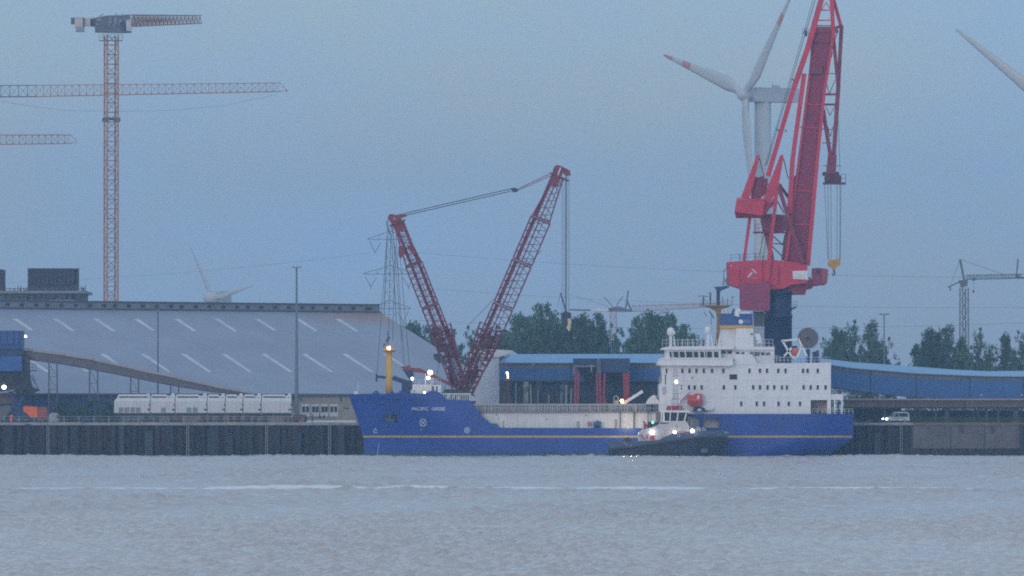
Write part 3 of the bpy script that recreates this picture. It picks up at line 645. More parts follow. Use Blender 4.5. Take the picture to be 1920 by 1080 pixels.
# ============================================================= tug
tug = thing('tugboat', 'small dark-hulled tugboat with lit white wheelhouse, lying in front of the long blue ship', 'tugboat', P(1250, 856, -8) )
TY = -8.0
def lerp_tab(tab, x):
    if x <= tab[0][0]: return tab[0][1]
    for (a, ya), (b_, yb) in zip(tab, tab[1:]):
        if x <= b_: return ya + (yb - ya) * (x - a) / (b_ - a)
    return tab[-1][1]
GUN = [(1124, 838), (1132, 832), (1150, 829), (1180, 828), (1200, 827), (1236, 825), (1244, 819), (1262, 814), (1290, 810), (1318, 807.5), (1352, 807.5), (1362, 814), (1368, 823)]
FEN = [(1124, 845), (1150, 841), (1180, 839), (1200, 836), (1240, 830), (1280, 824), (1310, 820), (1350, 819), (1368, 823)]
def tug_hull(tab_top, tab_bot, inset, matx, name, nu=70, nv=6):
    vs = []; 
    for sd in (-1, 1):
        for i in range(nu + 1):
            u = i / nu; px = 1138 + 230 * u; tz = Z(lerp_tab(tab_top, px), TY - 4); bz = tab_bot(px)
            for j in range(nv + 1):
                z = bz + (tz - bz) * j / nv; zf = max(0, min(1, z / 3.8))
                x1 = X(1356 + 12 * zf, TY); x0 = X(1142 - 4 * zf, TY); xx = x0 + (x1 - x0) * u
                h_ = (4.4 - inset) * min(1, math.sin(math.pi / 2 * min(1, (x1 - xx) / (9 - 2.5 * zf))) ** .7) * min(1, .55 + .45 * math.sin(math.pi / 2 * min(1, (xx - x0) / 6)))
                h_ *= (.9 + .1 * zf); vs.append((xx, TY + sd * max(h_, .02), z))
    I = lambda s_, i, j: s_ * (nu + 1) * (nv + 1) + i * (nv + 1) + j; fs = []
    for s_ in (0, 1):
        for i in range(nu):
            for j in range(nv): fs.append((I(s_, i, j), I(s_, i + 1, j), I(s_, i + 1, j + 1), I(s_, i, j + 1)))
    for j in range(nv): fs.append((I(0, 0, j), I(1, 0, j), I(1, 0, j + 1), I(0, 0, j + 1)))
    mb = MB(); mb.v = vs; mb.f = fs; mb.m = [0] * len(fs); return mb.build(name, matx, tug, smooth=True)
THULL = mat('tug_black_blue_paint', (.012, .022, .045), .5, .3, .5, streak=.3)
TBUL = mat('slate_bulwark_paint', (.075, .11, .18), .55, .2, .6, streak=.3)
th = tug_hull(FEN, lambda p: -1.0, 0, THULL, 'hull')
tug_hull(GUN, lambda p: Z(lerp_tab(FEN, p), TY - 4), .12, TBUL, 'bulwark', nv=2)
mb = MB(); o = 0
for i in range(40):
    px = 1142 + 220 * i / 39; xx = X(px, TY); f_ = min(1, (X(1366, TY) - xx) / 8) ** .5; zz = Z(lerp_tab(FEN, px) - 1, TY - 4); mb.v += [(xx, TY - 4 * f_, zz), (xx, TY + 4 * f_, zz)]
for i in range(39): mb.f.append((2 * i, 2 * i + 2, 2 * i + 3, 2 * i + 1)); mb.m.append(0)
mb.build('deck', mat('tug_deck_green', (.05, .07, .07), .8), tug)
mb = MB(); pts = []
for i in range(30):
    px = 1141 + 225 * i / 29; xx = X(px, TY); f_ = math.sin(math.pi / 2 * min(1, (X(1367.5, TY) - xx) / 6.5)) ** .7; pts.append(Vector((xx, TY - 4.5 * max(f_, .05), Z(lerp_tab(FEN, px), TY - 4))))
mb.path(pts, .22, 6); mb.build('fender_belt', DARK, th)
mb = MB(); mb.ball(P(1357, 813, TY), 1.0, 12, sx=1.25, sy=1.8, sz=.55); mb.build('bow_fender', mat('worn_grey_rubber', (.16, .22, .25), .7, .3, 1.5), tug, smooth=True)
TW = mat('tug_white_paint', (.50, .48, .50), .5, .12, .8, streak=.3, rust=.35, rustcol=(.35, .08, .07))
mb = MB(); mb.poly([(1197, 829), (1197, 813), (1205, 805.5), (1228, 800), (1252, 806), (1262, 812), (1250, 819), (1238, 825)], TY - 3.2, TY + 3.2); mb.build('stern_house', TW, tug)
mb = MB(); mb.poly([(1226, 812), (1226, 800), (1236, 795), (1254, 794), (1255, 790.5), (1289, 792), (1293, 806), (1293, 812)], TY - 2.7, TY + 2.7); dh = mb.build('deckhouse', TW, tug)
mb = MB(); mb.pbox(1228, 1292, 809, 810.3, TY - 2.78, TY - 2.7); mb.build('red_line', RED, dh)
mb = MB(); mb.pbox(1266, 1271, 797, 803, TY - 2.77, TY - 2.7); mb.build('side_sign', mat('tan_door_paint', (.36, .30, .25), .7), dh)
# wheelhouse with raked glazing
Yw = TY - 2.3
mb = MB(); mb.poly([(1239, 792), (1239, 773), (1291, 773), (1286, 792)], Yw + .08, TY + 2.3); wh = mb.build('wheelhouse', GLASS, tug)
mb = MB(); mb.poly([(1236, 773), (1239, 769.5), (1290, 769.5), (1295, 773.5)], Yw - .3, TY + 2.6); mb.build('roof', WHITE, wh)
mb = MB(); mb.poly([(1238, 792), (1238, 789.5), (1287, 789.5), (1286.5, 792.5)], Yw - .02, TY + 2.4)
for (a, b_, r_) in ((1240, 1240, .14), (1244, 1244.5, .20), (1257, 1256, .10), (1271.5, 1269, .12), (1287.5, 1282.5, .12)): mb.pbar((a, 772.5), (b_, 791), Yw, Yw, r_)
mb.build('window_frame', WHITE, wh)
mb = MB(); mb.pbox(1230, 1238.5, 771, 793, Yw + .5, TY + 2); mb.build('aft_pillar', mat('worn_pillar_paint', (.24, .16, .16), .7, .3, 1.5), tug)
mb = MB(); mb.poly([(1249, 769.5), (1252, 761), (1279, 760.5), (1284, 769.5)], TY - 1.8, TY + 1.6); mb.build('red_top_house', mat('tug_red_paint', (.34, .02, .06), .5, .2, 1), tug)
mb = MB()
for px, t_ in ((1236, 752), (1240, 757), (1245, 755), (1249, 750), (1259, 752), (1275, 752), (1280, 750), (1284, 755), (1287, 757)): mb.pbar((px, 770), (px, t_), TY - 1.9, TY - 1.9, .07)
mb.pbar((1234, 759), (1289, 759), TY - 1.9, TY - 1.9, .06); mb.build('railing', TW, tug)
mb = MB(); lattice(mb, P(1266.5, 766, TY), P(1266.5, 690, TY), 1.0, .7, 1.0, .6, 9, .09, .05)
for py in (705, 722, 738, 748): mb.pbar((1260, py), (1274, py), TY, TY, .07)
mb.pbar((1274, 740), (1282, 733), TY, TY, .07); mb.pbar((1258, 752), (1266, 742), TY, TY, .08); mm = mb.build('signal_mast', mat('mast_pale_grey', (.42, .43, .46), .5, .2, 1), tug)
mb = MB(); mb.ball(P(1268, 716, TY - .6), .27, sz=1.4); mb.build('mast_lamp', LAMPW, mm, smooth=True)
for px in (1219, 1230):
    mb = MB(); p = P(px, 803, TY + (-1.5 if px < 1225 else 1.5)); mb.lathe(p, [(.62, -.6), (.6, 1.0), (.7, 1.05), (.55, 1.35)], 12); mb.build('funnel', mat('funnel_dark', (.04, .045, .075), .5), tug)
mb = MB(); mb.pbox(1218, 1229, 794, 797, TY - 2.6, TY - 1.6); mb.build('side_light_screen', DARK, tug)
mb = MB(); mb.ball(P(1224, 792, TY - 2.2), .2, sz=1.3); mb.build('green_side_light', LAMPG, tug, smooth=True)
for nm, px, py, r_, Yl in (('deck_lamp', 1223, 811, .42, -3.9), ('deck_lamp', 1265, 810.3, .34, -3.9), ('deck_lamp', 1298, 808, .40, -4.2)):
    mb = MB(); mb.ball(P(px, py, TY + Yl), r_); mb.build(nm, LAMPW, tug, smooth=True)
mb = MB(); mb.pbox(1207, 1212, 795, 806, TY - 2, TY - 1.2); mb.pbar((1206, 790), (1214, 800), TY - 2, TY - 2, .16); mb.pbox(1219, 1227, 816, 824, TY - 3.35, TY - 3.2); mb.pbar((1202, 815), (1208, 823), TY - 3.3, TY - 3.3, .09); mb.pbar((1212, 823), (1216, 814), TY - 3.3, TY - 3.3, .09)
mb.build('fire_monitor', mat('tug_red_paint', (.34, .02, .06), .5), tug)
mb = MB(); mb.lathe(P(1176, 829, TY - 1), [(1.0, -1.0), (1.0, 1.0)], 14, axis='y'); mb.pbox(1168, 1184, 829, 834, TY - 2, TY + 1); mb.build('towing_winch', DARK, tug)
mb = MB()
for px, py in ((1171, 832), (1175, 836), (1183, 838), (1193, 837), (1204, 836)): mb.pbar((px, py), (px, py - 4), TY - 3.9, TY - 3.9, .18)
mb.build('bollard', STEEL, tug)
for px, py in ((1272.5, 816.5), (1305, 813.5)):
    mb = MB(); p = P(px, py, TY - 4.5); mb.ring(p, .30, .10); mb.build('fairlead', TW, tug)
mb = MB(); mb.pbox(1286, 1290, 812.5, 814.5, TY - 4.45, TY - 4.3); mb.build('fairlead_slot', STEEL, tug)
mb = MB(); mb.pbox(1314, 1327, 841, 848.5, TY - 4.35, TY - 4.2); mb.build('name_board', mat('dim_grey_board', (.10, .11, .13), .6, .5, 3), tug)
mb = MB()
for k, px in enumerate((1299, 1303.5, 1308, 1313, 1318, 1322)): mb.pbar((px, 809), (px, 801 + (k % 2) * 2), TY - 2, TY - 2, .12)
mb.lathe(P(1309, 805, TY - 1), [(.5, -.9), (.5, .9)], 12, axis='y'); mb.pbar((1292, 799), (1299, 806), TY - 2.6, TY - 2.6, .06); mb.build('anchor_windlass', TW, tug)
pl = bpy.data.lights.new('stern_floodlight', 'POINT'); pl.energy = 700; pl.color = (1, .85, .6); pl.shadow_soft_size = .4; pl.specular_factor = 0.0
po = bpy.data.objects.new('stern_floodlight', pl); COL.objects.link(po); po.location = P(1178, 800, TY + 3); 
# (the floodlight bulb on its own short post)
mb = MB(); mb.pbar((1178, 801), (1178, 828), TY + 3, TY + 3, .07); mb.build('floodlight_post', DSTEEL, tug)
po.parent = tug; po.location = P(1178, 799, TY + 3) - tug.location

# ============================================================= red crawler crane behind the bow
CYc = 42.0
cc = thing('crawler_crane', 'dark red lattice crane forming a tall V behind the ship bow', 'crane', (X(870, CYc), CYc, QZ))
def boom(name, A, B, wpx, n, hd, parent, rc=.15, rl=.085, plates=((.0, .22),), Yd=0, sgn=1):
    A = P(A[0], A[1], CYc + Yd); B = P(B[0], B[1], CYc + Yd); w = wpx * S(CYc); bm = None
    root = MB(); d = (B - A); nsec = hd; o_ = None
    for i in range(nsec):
        a = A + d * (i / nsec); b_ = A + d * ((i + 1) / nsec - .006)
        ta = .35 if i == 0 else 1; tb = .42 if i == nsec - 1 else 1
        ta = .9 if i == nsec - 1 else ta
        mb = MB(); lattice(mb, a, b_, 2.9 * ta, 2.9 * tb, w * (ta if i else .5), w * tb, n, rc, rl, rungs=False)
        dd = d.normalized(); up = dd.cross(Vector((0, 1, 0))).normalized()
        for q, (off, wd) in enumerate(plates):   # walkway / pendant straps lying along the boom
            c0 = a + up * off * w; c1 = b_ + up * off * w
            mb.bar(c0 + Vector((0, -1.0, 0)), c1 + Vector((0, -1.0, 0)), wd, 4, h=.06)
        for t_ in (0.0, .985):       # heavy joint frames between the sections
            c = a.lerp(b_, t_)
            for sy in (-1.4, 1.4): mb.bar(c - up * w * .5 + Vector((0, sy, 0)), c + up * w * .5 + Vector((0, sy, 0)), .14, 4)
        if o_ is None: o_ = mb.build(name, DRED, parent)
        else: mb.build('boom_section', DRED, o_)
    return o_
# main boom leans right, derrick mast leans left
b1 = boom('main_boom', (874, 735), (1050, 328), 38, 6, 5, cc, plates=((.30, .40), (.04, .14), (-.16, .07)), sgn=1)
b2 = boom('derrick_mast', (868, 730), (744, 415), 32, 7, 4, cc, plates=((-.30, .36), (.14, .34), (-.05, .07)), sgn=-1)
# dense lower frames of both booms
mb = MB(); random.seed(21)
for (p, q, w) in (((872, 735), (922, 612), 46), ((862, 730), (825, 612), 40)):
    A = P(*p, CYc); B = P(*q, CYc)
    lattice(mb, A, B, 3.6, 3.8, w * S(CYc) * .62, w * S(CYc), 11, .17, .11)
    for k in range(16):
        t0 = random.random(); a = A.lerp(B, t0); t1 = min(1, t0 + random.uniform(.12, .3)); b_ = A.lerp(B, t1); off = random.uniform(-.42, .42) * w * S(CYc) * (.6 + .4 * t0)
        mb.bar(a + Vector((off, random.uniform(-1.7, 1.7), 0)), b_ + Vector((off, random.uniform(-1.7, 1.7), 0)), random.uniform(.1, .28), 4)
mb.build('boom_foot', DRED, cc)
mb = MB(); mb.poly([(812, 664), (826, 662), (836, 674), (836, 682), (822, 680), (814, 673)], CYc - 2, CYc + 2); mb.build('mast_winch', DARK, cc)
# heads
RDH = mat('head_dark_red_plate', (.20, .018, .04), .5, .25, .8)
mb = MB(); mb.poly([(1036, 322), (1039, 312), (1046, 309), (1056, 313), (1069, 320), (1070, 328), (1062, 329), (1055, 324), (1045, 350), (1030, 348)], CYc - 1.2, CYc + 1.2); h1 = mb.build('boom_head', RDH, cc)
mb = MB(); mb.pbar((1051, 314), (1045, 332), CYc - 1.25, CYc - 1.25, .12); mb.pbar((1049, 311), (1049, 302), CYc, CYc, .04); mb.build('head_light_strip', WHITE, h1)
mb = MB(); mb.poly([(728, 404), (733, 401), (744, 403), (752, 400.5), (762, 402), (763, 405), (753, 408), (752, 418), (757, 432), (742, 436), (733, 418), (727, 410)], CYc - 1.2, CYc + 1.2); h2 = mb.build('mast_head', RDH, cc)
mb = MB(); p = P(739.5, 410, CYc - 1.25); mb.lathe(p, [(.28, -.03), (.28, .03)], 12, axis='y'); mb.build('sheave', STEEL, h2)
mb = MB(); mb.poly([(747, 462), (757, 462), (760, 476), (750, 486), (747, 478)], CYc - 1.7, CYc - 1.3); mb.poly([(762, 460), (773, 460), (780, 474), (776, 480)], CYc - 1.7, CYc + 1); mb.build('mast_strut_plate', RDH, h2)
# ropes
mb = MB()
for dy in (-.6, .6): mb.pbar((757, 400.5), (958, 354), CYc + dy, CYc + dy, .085); mb.pbar((755, 405), (958, 358.5), CYc + dy, CYc + dy, .085)
mb.build('luffing_rope', ROPE, cc)
mb = MB(); mb.poly([(957, 354), (964, 351.5), (971, 354), (970, 359.5), (962, 360.5)], CYc - .5, CYc + .5); mb.build('pendant_block', DARK, cc)
mb = MB(); mb.pbar((970, 355), (1031, 326), CYc, CYc, .08); mb.pbar((970, 357.5), (1034, 329), CYc, CYc, .07); mb.build('pendant_bar', DRED, cc)
mb = MB()
for (a, b_) in (((728, 411), (706, 712)), ((733, 425), (728.5, 640)), ((736, 425), (753, 640)), ((734, 420), (748, 520)), ((741, 462), (736, 640)), ((750, 480), (768, 690)), ((742, 440), (758, 690)), ((824, 680), (814, 730)), ((842, 690), (832, 735)), ((1015, 470), (880, 608))):
    mb.pbar(a, b_, CYc, CYc, .05)
mb.build('stay_rope', ROPE, cc)
mb = MB()
for a, r_ in ((1054, .035), (1057.5, .035), (1061, .09), (1063, .05), (1067, .045)): mb.pbar((a, 328), (a - .5, 585), CYc, CYc, r_)
mb.build('hoist_rope', ROPE, cc)
mb = MB(); mb.poly([(1052, 588), (1060, 583), (1071, 587), (1071, 596), (1064, 601), (1061, 614), (1056, 612), (1052, 600)], CYc - .5, CYc + .5); hk = mb.build('hook_block', DARK, cc)
mb = MB(); mb.poly([(1064, 597), (1070.5, 598), (1071, 606), (1069, 619), (1066, 621), (1062, 614), (1065, 608)], CYc - .55, CYc - .1); mb.build('hook', mat('pale_cream_hook', (.60, .48, .34), .5), hk)
mb = MB(); mb.pbar((1051, 549), (1062, 586), CYc, CYc, .13); mb.pbar((1051, 549), (1045, 576), CYc, CYc, .04); mb.build('jib_strut', NAVY, cc)
mb = MB(); mb.pbar((755, 692), (790, 695), CYc, CYc, .45); mb.pbar((790, 695), (875, 735), CYc, CYc, .36); mb.pbar((752, 689), (770, 687), CYc, CYc, .2); mb.build('counterweight_arm', mat('faded_crane_red', (.28, .05, .06), .5, .25, .8), cc)
mb = MB(); mb.poly([(756, 694), (775, 695), (772, 712), (765, 708)], CYc - .6, CYc + .6); mb.pbar((707, 706), (740, 710), CYc, CYc, .28); mb.pbar((736, 708), (775, 722), CYc, CYc, .5); mb.pbar((706, 701), (706, 716), CYc, CYc, .2); mb.pbox(753, 774, 714, 745, CYc - 2, CYc + 3); mb.poly([(768, 700), (776, 700), (774, 722), (768, 722)], CYc - .8, CYc + .8)
mb.build('superlift_frame', NAVY, cc)
mb = MB(); mb.bx(X(800, CYc), X(892, CYc), CYc - 3, CYc + 3, QZ + 1.4, QZ + 4.6); mb.build('engine_house', DRED, cc)
mb = MB()
for sy in (-3.6, 2.2): mb.bx(X(806, CYc), X(893, CYc), CYc + sy, CYc + sy + 1.4, QZ, QZ + 1.6)
mb.build('crawler_track', DARK, cc)

# ============================================================= red portal crane
Yp = 46.0
pc = thing('harbour_crane', 'huge red harbour crane on a dark blue column, behind the white superstructure', 'crane', (X(1459, Yp), Yp, QZ))
mb = MB(); p = P(1459, 550, Yp); r_ = 26 * S(Yp)
mb.lathe((p.x, Yp, 0), [(r_ * 1.5, QZ + 5.0), (r_, QZ + 9), (r_, Z(596, Yp)), (r_ * 1.04, Z(595, Yp)), (r_ * 1.04, Z(590, Yp)), (r_ * .98, Z(589, Yp)), (r_ * .98, Z(556, Yp)), (r_ * 1.1, Z(545, Yp)), (r_ * 1.1, Z(538, Yp))], 32)
col_ = mb.build('column', mat('column_dark_blue', (.004, .025, .09), .5, .15, .4, streak=.35), pc, smooth=True)
mb = MB()
for sx in (-1, 1):
    for sy in (-1, 1): mb.bar((p.x + sx * 5.5, Yp + sy * 5.5, QZ), (p.x + sx * 2.4, Yp + sy * 2.4, QZ + 7), .7)
mb.build('portal_leg', NAVY, pc)
mb = MB(); mb.poly([(1485, 577), (1493, 574), (1493, 578), (1485, 581)], Yp - 1.5, Yp + 1.5); rail(mb, P(1487, 577, Yp - 1.4), P(1494, 577, Yp - 1.4), 1.3, .5, .05); mb.build('column_platform', DSTEEL, col_)
mb = MB(); mb.poly([(1364, 491), (1432, 487), (1460, 488), (1505, 494), (1514, 499), (1514, 531), (1484, 534), (1470, 541), (1444, 543), (1387, 540), (1366, 533)], Yp - 4, Yp + 5); house = mb.build('machinery_house', RED, pc)
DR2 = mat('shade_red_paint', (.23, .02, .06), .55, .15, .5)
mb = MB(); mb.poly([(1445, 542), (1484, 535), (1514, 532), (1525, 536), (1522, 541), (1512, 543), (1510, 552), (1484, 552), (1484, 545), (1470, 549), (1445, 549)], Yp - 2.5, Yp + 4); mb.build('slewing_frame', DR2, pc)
mb = MB(); mb.poly([(1387, 530), (1444, 530), (1443.5, 583), (1388, 581.5)], Yp - 6.5, Yp - 3.5); mb.build('counterweight', mat('dull_counterweight_red', (.30, .035, .10), .6, .15, .5, streak=.3), pc)  # the counterweight has a duller red of its own
mb = MB(); mb.pbox(1386, 1388, 505, 540, Yp - 4.1, Yp - 4); mb.pbox(1459, 1461.5, 499, 533, Yp - 4.12, Yp - 4.0); mb.pbox(1429, 1430.5, 489, 536, Yp - 4.12, Yp - 4); mb.build('house_panel_joint', DR2, house)
mb = MB(); mb.poly([(1486, 508), (1514, 507.5), (1514, 524), (1487, 523)], Yp - 4.12, Yp - 4.0); sg = mb.build('name_sign', mat('sign_white', (.72, .72, .74), .5, .05, 1), pc)
mb = MB(); 
for a, b_, y_ in ((1489, 1502, 513), (1491, 1511, 516.5), (1489, 1511, 520)): mb.pbox(a, b_, y_, y_ + 1.1, Yp - 4.14, Yp - 4.12)
mb.build('faint_sign_line', mat('sign_grey_line', (.45, .48, .55), .5), sg)
mb = MB(); w = mat('logo_pale_paint', (.62, .45, .48), .5, .2, 1)
mb.poly([(1400.5, 519), (1409, 509), (1412, 512), (1404, 521)], Yp - 4.14, Yp - 4.02); mb.poly([(1409, 504), (1412, 503.5), (1420, 512), (1416, 513.5)], Yp - 4.14, Yp - 4.02)
mb.path([P(a, b_, Yp - 4.1) for a, b_ in ((1408, 521), (1413, 522.5), (1419, 521))], .05, 4); mb.build('crane_emblem', w, house)
mb = MB(); mb.ball(P(1371.5, 498.5, Yp - 4.1), .18); mb.build('house_lamp', WHITE, house)
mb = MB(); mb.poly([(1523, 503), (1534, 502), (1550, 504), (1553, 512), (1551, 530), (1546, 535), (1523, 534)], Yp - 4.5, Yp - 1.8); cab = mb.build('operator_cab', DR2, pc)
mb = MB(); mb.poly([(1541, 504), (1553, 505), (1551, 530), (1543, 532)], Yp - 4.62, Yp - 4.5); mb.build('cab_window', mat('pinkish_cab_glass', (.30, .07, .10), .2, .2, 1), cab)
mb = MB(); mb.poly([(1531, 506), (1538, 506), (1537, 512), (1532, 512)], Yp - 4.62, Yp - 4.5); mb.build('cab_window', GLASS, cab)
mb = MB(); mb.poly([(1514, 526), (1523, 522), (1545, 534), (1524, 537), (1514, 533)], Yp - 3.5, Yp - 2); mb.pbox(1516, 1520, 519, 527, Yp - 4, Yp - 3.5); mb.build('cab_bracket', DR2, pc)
mb = MB(); rail(mb, P(1370, 490, Yp - 3), P(1432, 487, Yp - 3), 1.4, 1.6, .05)
for a, b_, c_, d_ in ((1357, 505, 1357, 540), (1363, 500, 1363, 540), (1357, 510, 1364, 500), (1357, 520, 1364, 530), (1357, 530, 1364, 522), (1388, 491, 1388, 478), (1416, 488, 1416, 474), (1430, 488, 1430, 478)): mb.pbar((a, b_), (c_, d_), Yp - 2, Yp - 2, .06)
mb.build('railing', DSTEEL, pc)
# luffing counterweight lever in front of the jib
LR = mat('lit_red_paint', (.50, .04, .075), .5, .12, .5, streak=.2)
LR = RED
mb = MB()
fr = [P(1381, 374, Yp - 8), P(1434, 376, Yp - 8), P(1429, 404, Yp - 8), P(1377, 397, Yp - 8)]; bk = [P(1382, 370, Yp - 3.5), P(1436, 373, Yp - 3.5), P(1431, 409, Yp - 3.5), P(1380, 409, Yp - 3.5)]
mb.add(fr + bk, [(0, 1, 2, 3), (7, 6, 5, 4), (0, 4, 5, 1), (3, 2, 6, 7), (0, 3, 7, 4), (1, 5, 6, 2)])
cwb = mb.build('lever_counterweight', RED, pc)
mb = MB(); mb.poly([(1388, 374), (1419, 291), (1424, 289), (1424, 294), (1413, 345), (1404, 374)], Yp - 1.5, Yp - .6); mb.build('lever_arm', RED, cwb)
mb = MB(); mb.poly([(1431, 374), (1463, 291), (1469, 290), (1469, 296), (1460, 348), (1434, 404), (1428, 405)], Yp - 4.6, Yp - 3.9); mb.build('lever_arm', RED, cwb)
mb = MB(); mb.pbar((1469, 297), (1478, 335), Yp, Yp, .10); mb.build('lever_stay', DR2, pc)
mb = MB(); mb.poly([(1410, 330), (1440, 335), (1438, 362), (1424, 372), (1409, 372)], Yp - .5, Yp + 1); mb.pbar((1424, 296), (1433, 333), Yp, Yp, .10); mb.pbar((1424, 372), (1429, 330), Yp, Yp, .3); mb.build('lever_winch', DR2, pc)
mb = MB()
for (a, b_, r_, Y_) in (((1406, 409), (1395, 489), .34, -2), ((1458, 345), (1447, 440), .38, -4.5), ((1447, 440), (1438, 528), .42, -4.5), ((1434, 402), (1466, 350), .2, -3.8)): mb.pbar(a, b_, Yp + Y_, Yp + Y_, r_)
mb.build('lever_rod', RED, pc)
mb = MB(); mb.poly([(1426, 414), (1438, 414), (1452, 487), (1445, 487)], Yp - 1, Yp); mb.poly([(1425, 403), (1440, 401), (1475, 403), (1478, 430), (1462, 436), (1434, 433)], Yp - 2, Yp + 2)
mb.pbox(1413, 1476, 434, 436.5, Yp - 2.5, Yp + 2.5); rail(mb, P(1414, 434, Yp - 2.4), P(1430, 434, Yp - 2.4), 1.6, .8, .05); mb.pbar((1475, 436), (1467, 488), Yp, Yp, .28)
for a, b_ in (((1447, 440), (1468, 460)), ((1468, 460), (1472, 440)), ((1450, 457), (1470, 457)), ((1448, 462), (1466, 480)), ((1440, 345), (1470, 400)), ((1465, 345), (1446, 390))): mb.pbar(a, b_, Yp, Yp, .12)
mb.build('frame_tower', DR2, pc)
mb = MB(); mb.pbar((1460, 350), (1505, 494), Yp - 4.6, Yp - 4.2, .42); mb.pbar((1461, 346), (1482, 375), Yp - 4.6, Yp, .3); mb.build('luffing_rack', DR2, pc)
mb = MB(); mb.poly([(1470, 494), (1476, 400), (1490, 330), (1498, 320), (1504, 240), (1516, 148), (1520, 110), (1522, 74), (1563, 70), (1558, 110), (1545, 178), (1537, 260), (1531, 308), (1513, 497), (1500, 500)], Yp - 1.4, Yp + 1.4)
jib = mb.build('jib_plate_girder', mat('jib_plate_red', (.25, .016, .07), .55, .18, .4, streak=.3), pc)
mb = MB()
for (a, b_, r_, r2) in (((1474, 490), (1494, 330), .3, .26), ((1494, 330), (1518, 140), .26, .25), ((1515, 498), (1532, 305), .42, .40), ((1532, 305), (1546, 170), .36, .3), ((1546, 170), (1562, 70), .3, .3)): mb.pbar(a, b_, Yp - 1.8, Yp - 1.8, r_, 4, r2)
mb.build('jib_edge_chord', RED, jib)
mb = MB()
pts = [(1481, 470), (1514, 430), (1485, 405), (1524, 352), (1495, 345), (1530, 290), (1502, 265), (1540, 215), (1513, 190), (1546, 140), (1520, 110), (1556, 78)]
for a, b_ in zip(pts, pts[1:]): mb.pbar(a, b_, Yp - 1.62, Yp - 1.62, .06)
for (a, b_, y_) in ((1486, 1527, 357), (1500, 1538, 238), (1508, 1543, 195), (1480, 1520, 420)): mb.pbar((a, y_), (b_, y_ + 2), Yp - 1.62, Yp - 1.62, .12)
mb.build('jib_bracing', LR, jib)
mb = MB(); mb.pbox(1518, 1543, 124, 138, Yp - 2.3, Yp - 1.4); mb.build('jib_cross_girder', DR2, jib)
mb = MB(); mb.pbox(1525, 1571, 50, 60, Yp - 2.2, Yp + 1.5); mb.poly([(1524, 60), (1568, 60), (1560, 80), (1527, 80)], Yp - 1.9, Yp + 1.5); mb.build('jib_cross_girder', DR2, jib)
mb = MB(); mb.pbar((1440, 330), (1488, 166), Yp - 2.6, Yp - 2.6, .50); mb.pbar((1488, 166), (1515, 89), Yp - 2.6, Yp - 2.4, .58); mb.pbar((1515, 89), (1556, -60), Yp - 2.4, Yp - 2, .60); mb.build('main_tie_strut', RED, pc)
mb = MB(); mb.pbar((1480, 400), (1486, 300), Yp - 2.9, Yp - 2.9, .5); mb.pbar((1486, 300), (1508, 138), Yp - 2.9, Yp - 2.6, .48); mb.build('second_strut', RED, pc)
mb = MB(); mb.pbar((1563, 72), (1556, -60), Yp - 1.8, Yp - 1.8, .42); mb.pbar((1577, 50), (1562, -4), Yp, Yp, .36); mb.pbar((1562, -4), (1554, -60), Yp, Yp, .36)
for y_ in (19, 38, 48): mb.pbar((1537 - y_ * .12, y_), (1561, y_), Yp - 1.8, Yp - 1.8, .12)
mb.pbar((1541, 18), (1549, 4), Yp - 1.8, Yp - 1.8, .08); mb.pbar((1549, 4), (1557, 18), Yp - 1.8, Yp - 1.8, .08); mb.pbar((1563, -60), (1540, -60), Yp, Yp, .5); mb.build('jib_head_frame', RED, pc)
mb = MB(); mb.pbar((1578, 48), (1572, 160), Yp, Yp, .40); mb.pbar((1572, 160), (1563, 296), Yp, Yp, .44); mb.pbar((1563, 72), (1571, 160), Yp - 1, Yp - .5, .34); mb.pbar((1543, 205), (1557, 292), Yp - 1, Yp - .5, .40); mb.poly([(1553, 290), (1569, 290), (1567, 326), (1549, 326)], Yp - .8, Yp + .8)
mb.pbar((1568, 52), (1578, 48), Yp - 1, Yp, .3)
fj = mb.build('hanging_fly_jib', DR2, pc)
mb = MB()
for y_ in (177, 196): mb.pbar((1545, y_), (1568, y_), Yp - .5, Yp - .5, .22)
zz = [(1549, 160), (1560, 112), (1565, 160), (1551, 100), (1549, 177), (1555, 172), (1566, 150), (1547, 200), (1554, 215), (1562, 200)]
for a, b_ in (((1548, 140), (1561, 100)), ((1548, 150), (1555, 176)), ((1555, 176), (1566, 150)), ((1548, 200), (1556, 216)), ((1556, 216), (1565, 200)), ((1552, 238), (1557, 256)), ((1557, 256), (1563, 236)), ((1540, 242), (1560, 243)), ((1541, 268), (1560, 268)), ((1543, 311), (1577, 311)), ((1546, 98), (1564, 98)), ((1548, 138), (1566, 138)), ((1563, 80), (1572, 57))): mb.pbar(a, b_, Yp - .4, Yp - .4, .08)
mb.build('fly_jib_bracing', DR2, fj)
mb = MB()
for cx in (1552, 1571): mb.lathe(P(cx, 334, Yp - .4), [(.75, -.4), (.75, .4)], 14, axis='y')
mb.pbox(1543, 1586, 342, 345.5, Yp - 1, Yp + 1); mb.poly([(1549, 322), (1573, 322), (1577, 342), (1546, 342)], Yp - .3, Yp + .7); rail(mb, P(1577, 343, Yp - .9), P(1585.5, 343, Yp - .9), 1.9, .5, .06); mb.lathe(P(1545.5, 326, Yp - .5), [(.45, -.3), (.45, .3)], 10, axis='y'); mb.build('sheave_head', mat('sheave_dark_red', (.10, .018, .04), .5), fj)
mb = MB()
for a, b_ in ((1546, 1552.5), (1552.5, 1553.5), (1558, 1558.5), (1569.5, 1569.5), (1575, 1574.5), (1577, 1575.5)): mb.pbar((a, 345), (b_, 487), Yp, Yp, .045)
mb.pbar((1530, -5), (1437, 310), Yp - 2.9, Yp - 2.9, .07); mb.pbar((1526, -5), (1434, 312), Yp - 2.9, Yp - 2.9, .05); mb.pbar((1571, 200), (1575, 320), Yp, Yp, .04)
